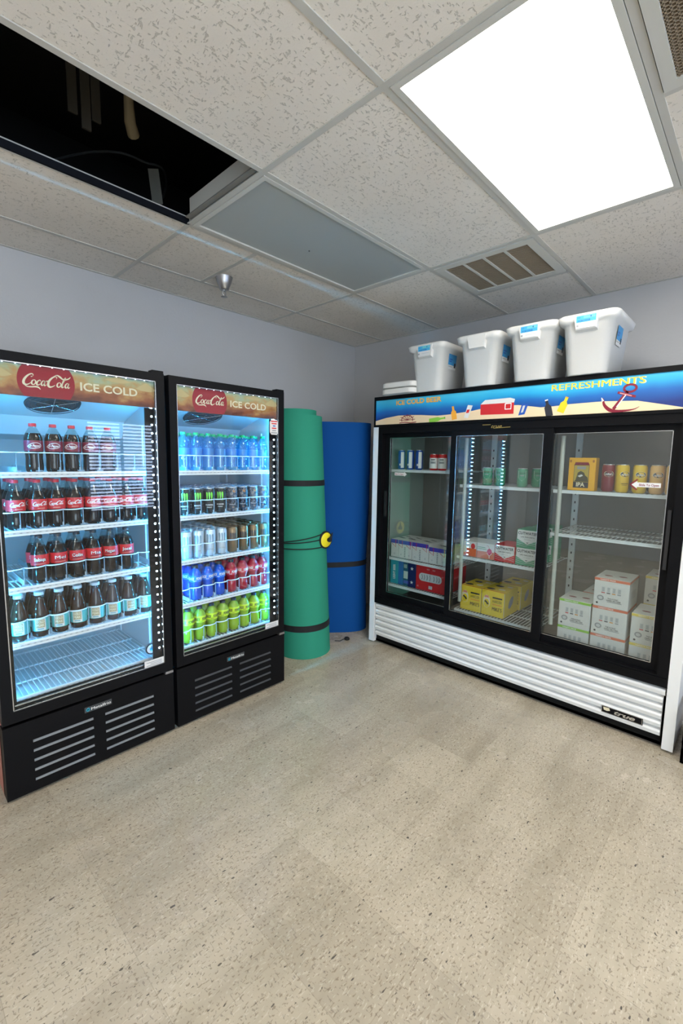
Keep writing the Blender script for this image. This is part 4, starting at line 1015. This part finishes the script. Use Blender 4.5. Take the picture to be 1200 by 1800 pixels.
def vbox(nv):
    def fr(p, mf, w_, h):
        p.quad2(mf, -w_ / 2, w_ / 2, h - .032, h - .001, purple, .0005)
        for i in range(nv):
            x = (i - (nv - 1) / 2) * w_ * .62 if nv > 1 else 0
            p.ribbon2(mf, [(x - .026, h - .036), (x + .012, h - .062), (x + .012, h - .004)], .005, redm, .0010, 1)
            p.quad2(mf, x - .006, x + .008, .022, .034, paleg, .0006)
            p.text(mf, '12', x, .028, .010, grey, .0008)
        if nv > 1:
            for q in range(6): p.quad2(mf, -.006, .006, .012 + q * .014, .021 + q * .014, grey, .0006)
    return fr
def dtop(p, mt_, w_, d): p.poly2(mt_, [(-.05, -.03), (.03, -.05), (.05, -.04), (-.02, -.01)], ink, .0006); p.poly2(mt_, [(-.02, .04), (.05, .02), (.05, .03), (-.01, .055)], ink, .0006)
for y0, y1, nv, lb in ((-.990, -1.062, 1, 'narrow white carton with blue band at the left end above the red case'), (-1.066, -1.190, 2, 'white carton with red V, second from left on upper row'), (-1.194, -1.345, 2, 'white carton with red V, third from left on upper row'), (-1.349, -1.500, 2, 'white carton with red V beside the first sliding door edge')):
    carton('beer_carton', -.615, -.35, y0, y1, .724, .868 if y0 > -1.3 else .852, carton_w, lb, vbox(nv), None, dtop, group='white beer cartons with red V marks')
def vt(p, mf, w_, h):
    m2 = lambda a, b_, hh=0: mf(-b_, a, hh); p.text(m2, 'LIGHT BEER', h / 2, .0, .022, whitem, .0006, width=.12, bold=.03)
carton('beer_carton', -.615, -.30, -.990, -1.068, .504, .700, teal, 'teal beer case with vertical white lettering at far left', vt)
def stars(p, mf, w_, h):
    p.quad2(mf, -w_ / 2, -.035, .002, h - .002, blue, .0004); p.quad2(mf, -.03, .01, .06, .12, paleg, .0007); p.quad2(mf, -.03, .0, .145, .175, grey, .0007); p.quad2(mf, -.03, .02, .02, .045, purple, .0007)
    for (x, z) in ((.048, .150), (.048, .040)): p.poly2(mf, [((x + (.016 if i % 2 == 0 else .0065) * math.sin(math.pi * i / 5)), z + (.016 if i % 2 == 0 else .0065) * math.cos(math.pi * i / 5)) for i in range(10)][::-1], whitem, .0008)
    for i in range(3): p.ribbon2(mf, [(-.06, .05 + i * .05), (-.045, .07 + i * .05), (-.06, .085 + i * .05)], .004, purple, .0007, 2)
carton('beer_carton', -.615, -.30, -1.072, -1.236, .504, .700, navy, 'navy blue beer case with white stars', stars)
def redcase(p, mf, w_, h):
    pts = [(x, z) for x, z in rrect(0, .105, .20, .062, .028, 5)]; p.poly2(mf, pts, paleg, .0006)
    for i, x in enumerate((-.075, -.055, -.030, -.005, .030, .055, .075)): p.ribbon2(mf, [(x, .084), (x + .006, .105), (x, .126)], .008 if i % 2 else .004, grey if i % 2 else ink, .0009, 2)
    p.quad2(mf, -.0015, .0015, .002, h - .002, darkred, .0006); p.quad2(mf, -.012, .020, .02, .045, paleg, .0006); p.text(mf, '12', -.11, .028, .012, whitem, .0006)
    for x in (-.02, .03): p.quad2(mf, x - .012, x + .012, .165, .176, mat('rose print', (.6, .2, .2), .5), .0006)
carton('beer_carton', -.615, -.30, -1.240, -1.500, .504, .698, carton_r, 'red beer case with silver emblem on the lower left shelf', redcase)

# ------------------------------------------------------------ foam coolers on top
def foam_bin(yc, label_front, label_text=True, rot=0):
    t = thing('foam_cooler', '', 'cooler', (-.60, yc, 1.985), rot, 'white foam coolers on the big cooler')
    HB = .315; wb, wt, db, dt = .205, .262, .33, .375; th = .022
    rings = []
    for z, k, e in ((0, 0, 0), (.004, 0, .004), (HB - .045, .86, .004), (HB - .04, .88, .022), (HB - .006, 1, .026), (HB, 1, .018)):
        rings.append([(p[0], p[1], z) for p in rrect(0, 0, db + (dt - db) * k + 2 * e - .008, wb + (wt - wb) * k + 2 * e - .008, .045, 6)])
    for z, k in ((HB, 1), (.05, .1)):
        rings.append([(p[0], p[1], z) for p in rrect(0, 0, db + (dt - db) * k - 2 * th, wb + (wt - wb) * k - 2 * th, .035, 6)])
    b_ = M().loft(rings, foam, smooth=True); b_.build('tub', t)
    # moulded hand grip below the rim on the short end
    xs_ = lambda z: -(db + (dt - db) * (z / HB) * 1.0) / 2
    g_ = M()
    zt, zb_ = HB - .012, HB - .085
    A = [(xs_(zt) - .026, .062, zt), (xs_(zt) - .026, -.062, zt), (xs_(zb_) - .024, -.050, zb_), (xs_(zb_) - .024, .050, zb_)]
    B_ = [(xs_(zt) + .02, .066, zt), (xs_(zt) + .02, -.066, zt), (xs_(zb_) + .01, -.054, zb_ - .012), (xs_(zb_) + .01, .054, zb_ - .012)]
    g_.loft([B_, A], foam); gp = g_.build('hand_grip', t)
    if label_front:
        s_ = M(); o_ = Vector((xs_(HB - .05) - .0262, 0, HB - .05)); mv = FM(o_ + Vector((-.0012, 0, 0)), (0, -1, 0), Vector((-.03, 0, 1)).normalized())
        s_.quad2(mv, -.048, .048, -.030, .034, carton_w, .0005); s_.quad2(mv, -.048, .048, .000, .034, bluelabel, .001); s_.quad2(mv, -.012, .044, .018, .032, mat('aqua print', (.15, .55, .62), .5), .0014)
        s_.text(mv, '24 CAN COOLER', -.010, .008, .009, blue, .0014, width=.062, bold=.03); s_.text(mv, 'LIDI', -.036, .025, .007, blue, .0014); s_.poly2(mv, [(.018, .025), (.026, .031), (.026, .019)][::-1], blue, .0016)
        s_.quad2(mv, -.046, -.036, -.022, -.012, grey, .001); s_.quad2(mv, -.02, .040, -.018, -.012, paleg, .001)
        s_.build('front_label', t)
    s_ = M(); a_ = (wt - wb) / 2 / HB; yv = lambda z: -(wb + (wt - wb) * z / HB) / 2
    mv = FM((-.045, yv(.20) - .0045, .20), (1, 0, 0), Vector((0, -a_, 1)).normalized())
    s_.quad2(mv, -.052, .052, -.05, .05, carton_w, .0005); s_.quad2(mv, -.052, .052, -.022, .05, mat('deep sky label', (.05, .30, .62), .5), .001)
    s_.quad2(mv, -.040, .0, .012, .020, blue, .0014); s_.quad2(mv, -.040, -.01, -.002, .006, blue, .0014); s_.quad2(mv, .025, .045, -.035, -.005, ink, .0014); s_.quad2(mv, -.045, 0, -.034, -.030, grey, .001)
    s_.build('side_label', t)
    return t
for yc, fr_, lb in ((-1.372, True, 'smallest-looking white foam cooler beside the stacked foam lids'), (-1.756, False, 'white foam cooler with no label on its hand grip'), (-2.085, True, 'white foam cooler with blue label, between two other coolers'), (-2.385, True, 'nearest and largest-looking white foam cooler, at the right end')):
    foam_bin(yc, fr_)['label'] = lb
for k_ in range(2):
    t = thing('foam_cover', f'white foam lid, {("lower", "upper")[k_]} of two stacked beside the foam coolers', 'lid', (-.60, -1.135, 1.985 + k_ * .045), .04 * k_, 'stacked foam lids')
    b_ = M(); rg = []
    for z, e in ((0, .012), (.004, 0), (.034, 0), (.040, .008), (.0405, .05), (.045, .056)): rg.append([(p[0], p[1], z) for p in rrect(0, 0, .41 - 2 * e, .295 - 2 * e, .05, 6)])
    b_.loft(rg, foam, smooth=False).build('lid_panel', t)

# ------------------------------------------------------------ rolled mats
DX, DY = .76, -.65      # across the view
GX, GY = .65, .76       # away from the view
def roll(rings_fn, height, m, n=72): pass
t = thing('foam_mat_roll', 'tall green rolled foam mat strapped and leaning beside the right-hand upright cooler', 'foam mat', (-1.215, -.600, 0))
def gring(z, r, off=0):
    k_ = z / 1.80; cx_, cy_ = -.055 * k_, .045 * k_; rr = r * (1.0 - .055 * k_)
    return [(cx_ + (rr + off) * math.cos(a), cy_ + (rr + off) * math.sin(a), z) for a in [2 * math.pi * i / 56 for i in range(56)]]
RG = .213
def spiral_body(mb, ringf, z0, z1, m, nz=10):
    rings = [ringf(z0 + (z1 - z0) * i / nz) for i in range(nz + 1)]
    mb.loft(rings, m, cap0=True, cap1=True, smooth=True)
b_ = M(); spiral_body(b_, lambda z: gring(z, RG), 0.001, 1.815, mat_g)
b_.build('outer_roll', t)
b_ = M(); b_.loft([[(p[0] * 1, p[1] * 1, z) for p in gring(z, RG * .80)] for z in (1.78, 1.858)], mat_g, smooth=True).build('inner_roll', t)
def band(z, w_, tilt=0, off=.003):
    rings = []
    for zz, e in ((z - w_ / 2, -.002), (z - w_ / 2, off), (z + w_ / 2, off), (z + w_ / 2, -.002)):
        rr = gring(zz, RG, e); rings.append([(p[0], p[1], zz + tilt * p[0]) for p in rr])
    return M().loft(rings, strap, cap0=False, cap1=False, smooth=False)
band(1.325, .042).build('strap', t); band(.235, .048).build('strap', t)
cord = M()
hx, hy = GX * -.13 + DX * .135, GY * -.13 + DY * .135
def onroll(ang, z, e=.006):
    k_ = z / 1.80; rr = RG * (1 - .055 * k_) + e; return (-.055 * k_ + rr * math.cos(ang), .045 * k_ + rr * math.sin(ang), z)
av = math.atan2(-GY, -GX)                # towards the viewer
for z0_, z1_ in ((.865, .945), (.872, .905), (.842, .845)):
    cord.tube([onroll(av - 1.35 + (2.3) * i / 12, z0_ + (z1_ - z0_) * i / 12) for i in range(13)], .004, strap, 6)
cord.build('bungee_cord', t)
h_ = M(); ha = av + 1.08; hp = Vector(onroll(ha, .895, .016)); nv = Vector((math.cos(ha - .35), math.sin(ha - .35), 0)); uu = Vector((-nv.y, nv.x, 0))
ym = mat('yellow plastic', (.85, .72, .02), .4)
rg = [[hp + nv * e + (uu * math.cos(q) + Vector((0, 0, 1)) * math.sin(q) * 1.0) * rr_ for q in [2 * math.pi * i / 24 for i in range(24)]] for e, rr_ in ((-.012, .045), (-.008, .066), (.003, .066), (.006, .058))]
h_.loft(rg, strap, smooth=True); rg = [[hp + nv * e + (uu * math.cos(q) + Vector((0, 0, 1)) * math.sin(q)) * rr_ for q in [2 * math.pi * i / 24 for i in range(24)]] for e, rr_ in ((.006, .056), (.010, .053), (.011, .012))]
h_.loft(rg, ym, smooth=True); hd = h_.build('yellow_buckle', t)
kb = M(); kp = hp + nv * .018 + uu * .018; kb.tube([kp, kp + Vector((.01, -.01, .02)), kp + Vector((.02, -.015, .055))], [.012, .009, .003], strap, 8); kb.tube([kp - nv * .01, kp + nv * .012], .016, strap, 10); kb.build('hook_knob', hd)

t = thing('foam_mat_roll', 'tall blue rolled foam mat standing in the room corner behind the green one', 'foam mat', (-.683, -.447, 0))
def bring(z, off=0):
    k_ = z / 1.8; pinch = 1 - .055 * math.exp(-((z - .55) / .30) ** 2); hw, hd_ = (.268 + .006 * k_) * pinch, .165 + .01 * k_
    o_ = []
    for i in range(64):
        a = 2 * math.pi * i / 64; ca, sa = math.cos(a), math.sin(a); e = 2 / 2.9
        u = math.copysign(abs(ca) ** e, ca) * (hw + off); v = math.copysign(abs(sa) ** e, sa) * (hd_ + off)
        sh = 0
        o_.append((DX * (u + sh) + GX * v, DY * (u + sh) + GY * v, z))
    return o_
b_ = M(); spiral_body(b_, bring, .001, 1.808, mat_b, 14)
b_.build('outer_roll', t)
rings = [[(p[0], p[1], zz + .03 * (DX * p[0] + DY * p[1])) for p in bring(zz, e)] for zz, e in ((.605 - .022, -.002), (.605 - .022, .004), (.605 + .022, .004), (.605 + .022, -.002))]
M().loft(rings, strap, cap0=False, cap1=False).build('strap', t)
cl = M(); cl.tube([(-.200, -.135, .012), (-.165, -.160, .006), (-.130, -.165, .012), (-.118, -.170, .014)], .003, strap, 6)
cl.lathe([(.010, 0), (.022, .006), (.024, .014), (.018, .024), (.006, .028)], strap, (-.098, -.178, 0), 12)
o = cl.build('cord_toggle'); o.location = (-.755, -.56, 0); o['label'] = 'black cord with round toggle lying on the floor by the blue mat'; o['category'] = 'cord'

# ------------------------------------------------------------ black crate at the right edge
t = thing('plastic_crate', 'black plastic crate on the floor against the right end of the wide cooler', 'crate', (-.59, -3.13, 0))
b_ = M(); X, Y, Zh = .19, .16, .27
for z in (0.001, .10, .235):
    h2 = .075 if z < .01 else .025
    if z < .01: b_.box((-X, -Y, z), (X, Y, .012), black)
    for a, c_1 in (((-X, -Y), (X, -Y + .01)), ((-X, Y - .01), (X, Y)), ((-X, -Y), (-X + .01, Y)), ((X - .01, -Y), (X, Y))): b_.box((*a, z), (*c_1, z + h2), black)
for i in range(15):
    y = -Y + .01 + i * (2 * Y - .02) / 14; b_.box((-X, y - .003, .07), (-X + .006, y + .003, .24), black); b_.box((X - .006, y - .003, .07), (X, y + .003, .24), black)
    x = -X + .01 + i * (2 * X - .02) / 14; b_.box((x - .003, -Y, .07), (x + .003, -Y + .006, .24), black); b_.box((x - .003, Y - .006, .07), (x + .003, Y, .24), black)
b_.build('crate_body', t)

# tidy: drop prototypes that were never placed
for o in list(protos):
    if o.get('label') == 'proto':
        for ch in [c for c in S.objects if c.parent == o]: bpy.data.objects.remove(ch)
        bpy.data.objects.remove(o)
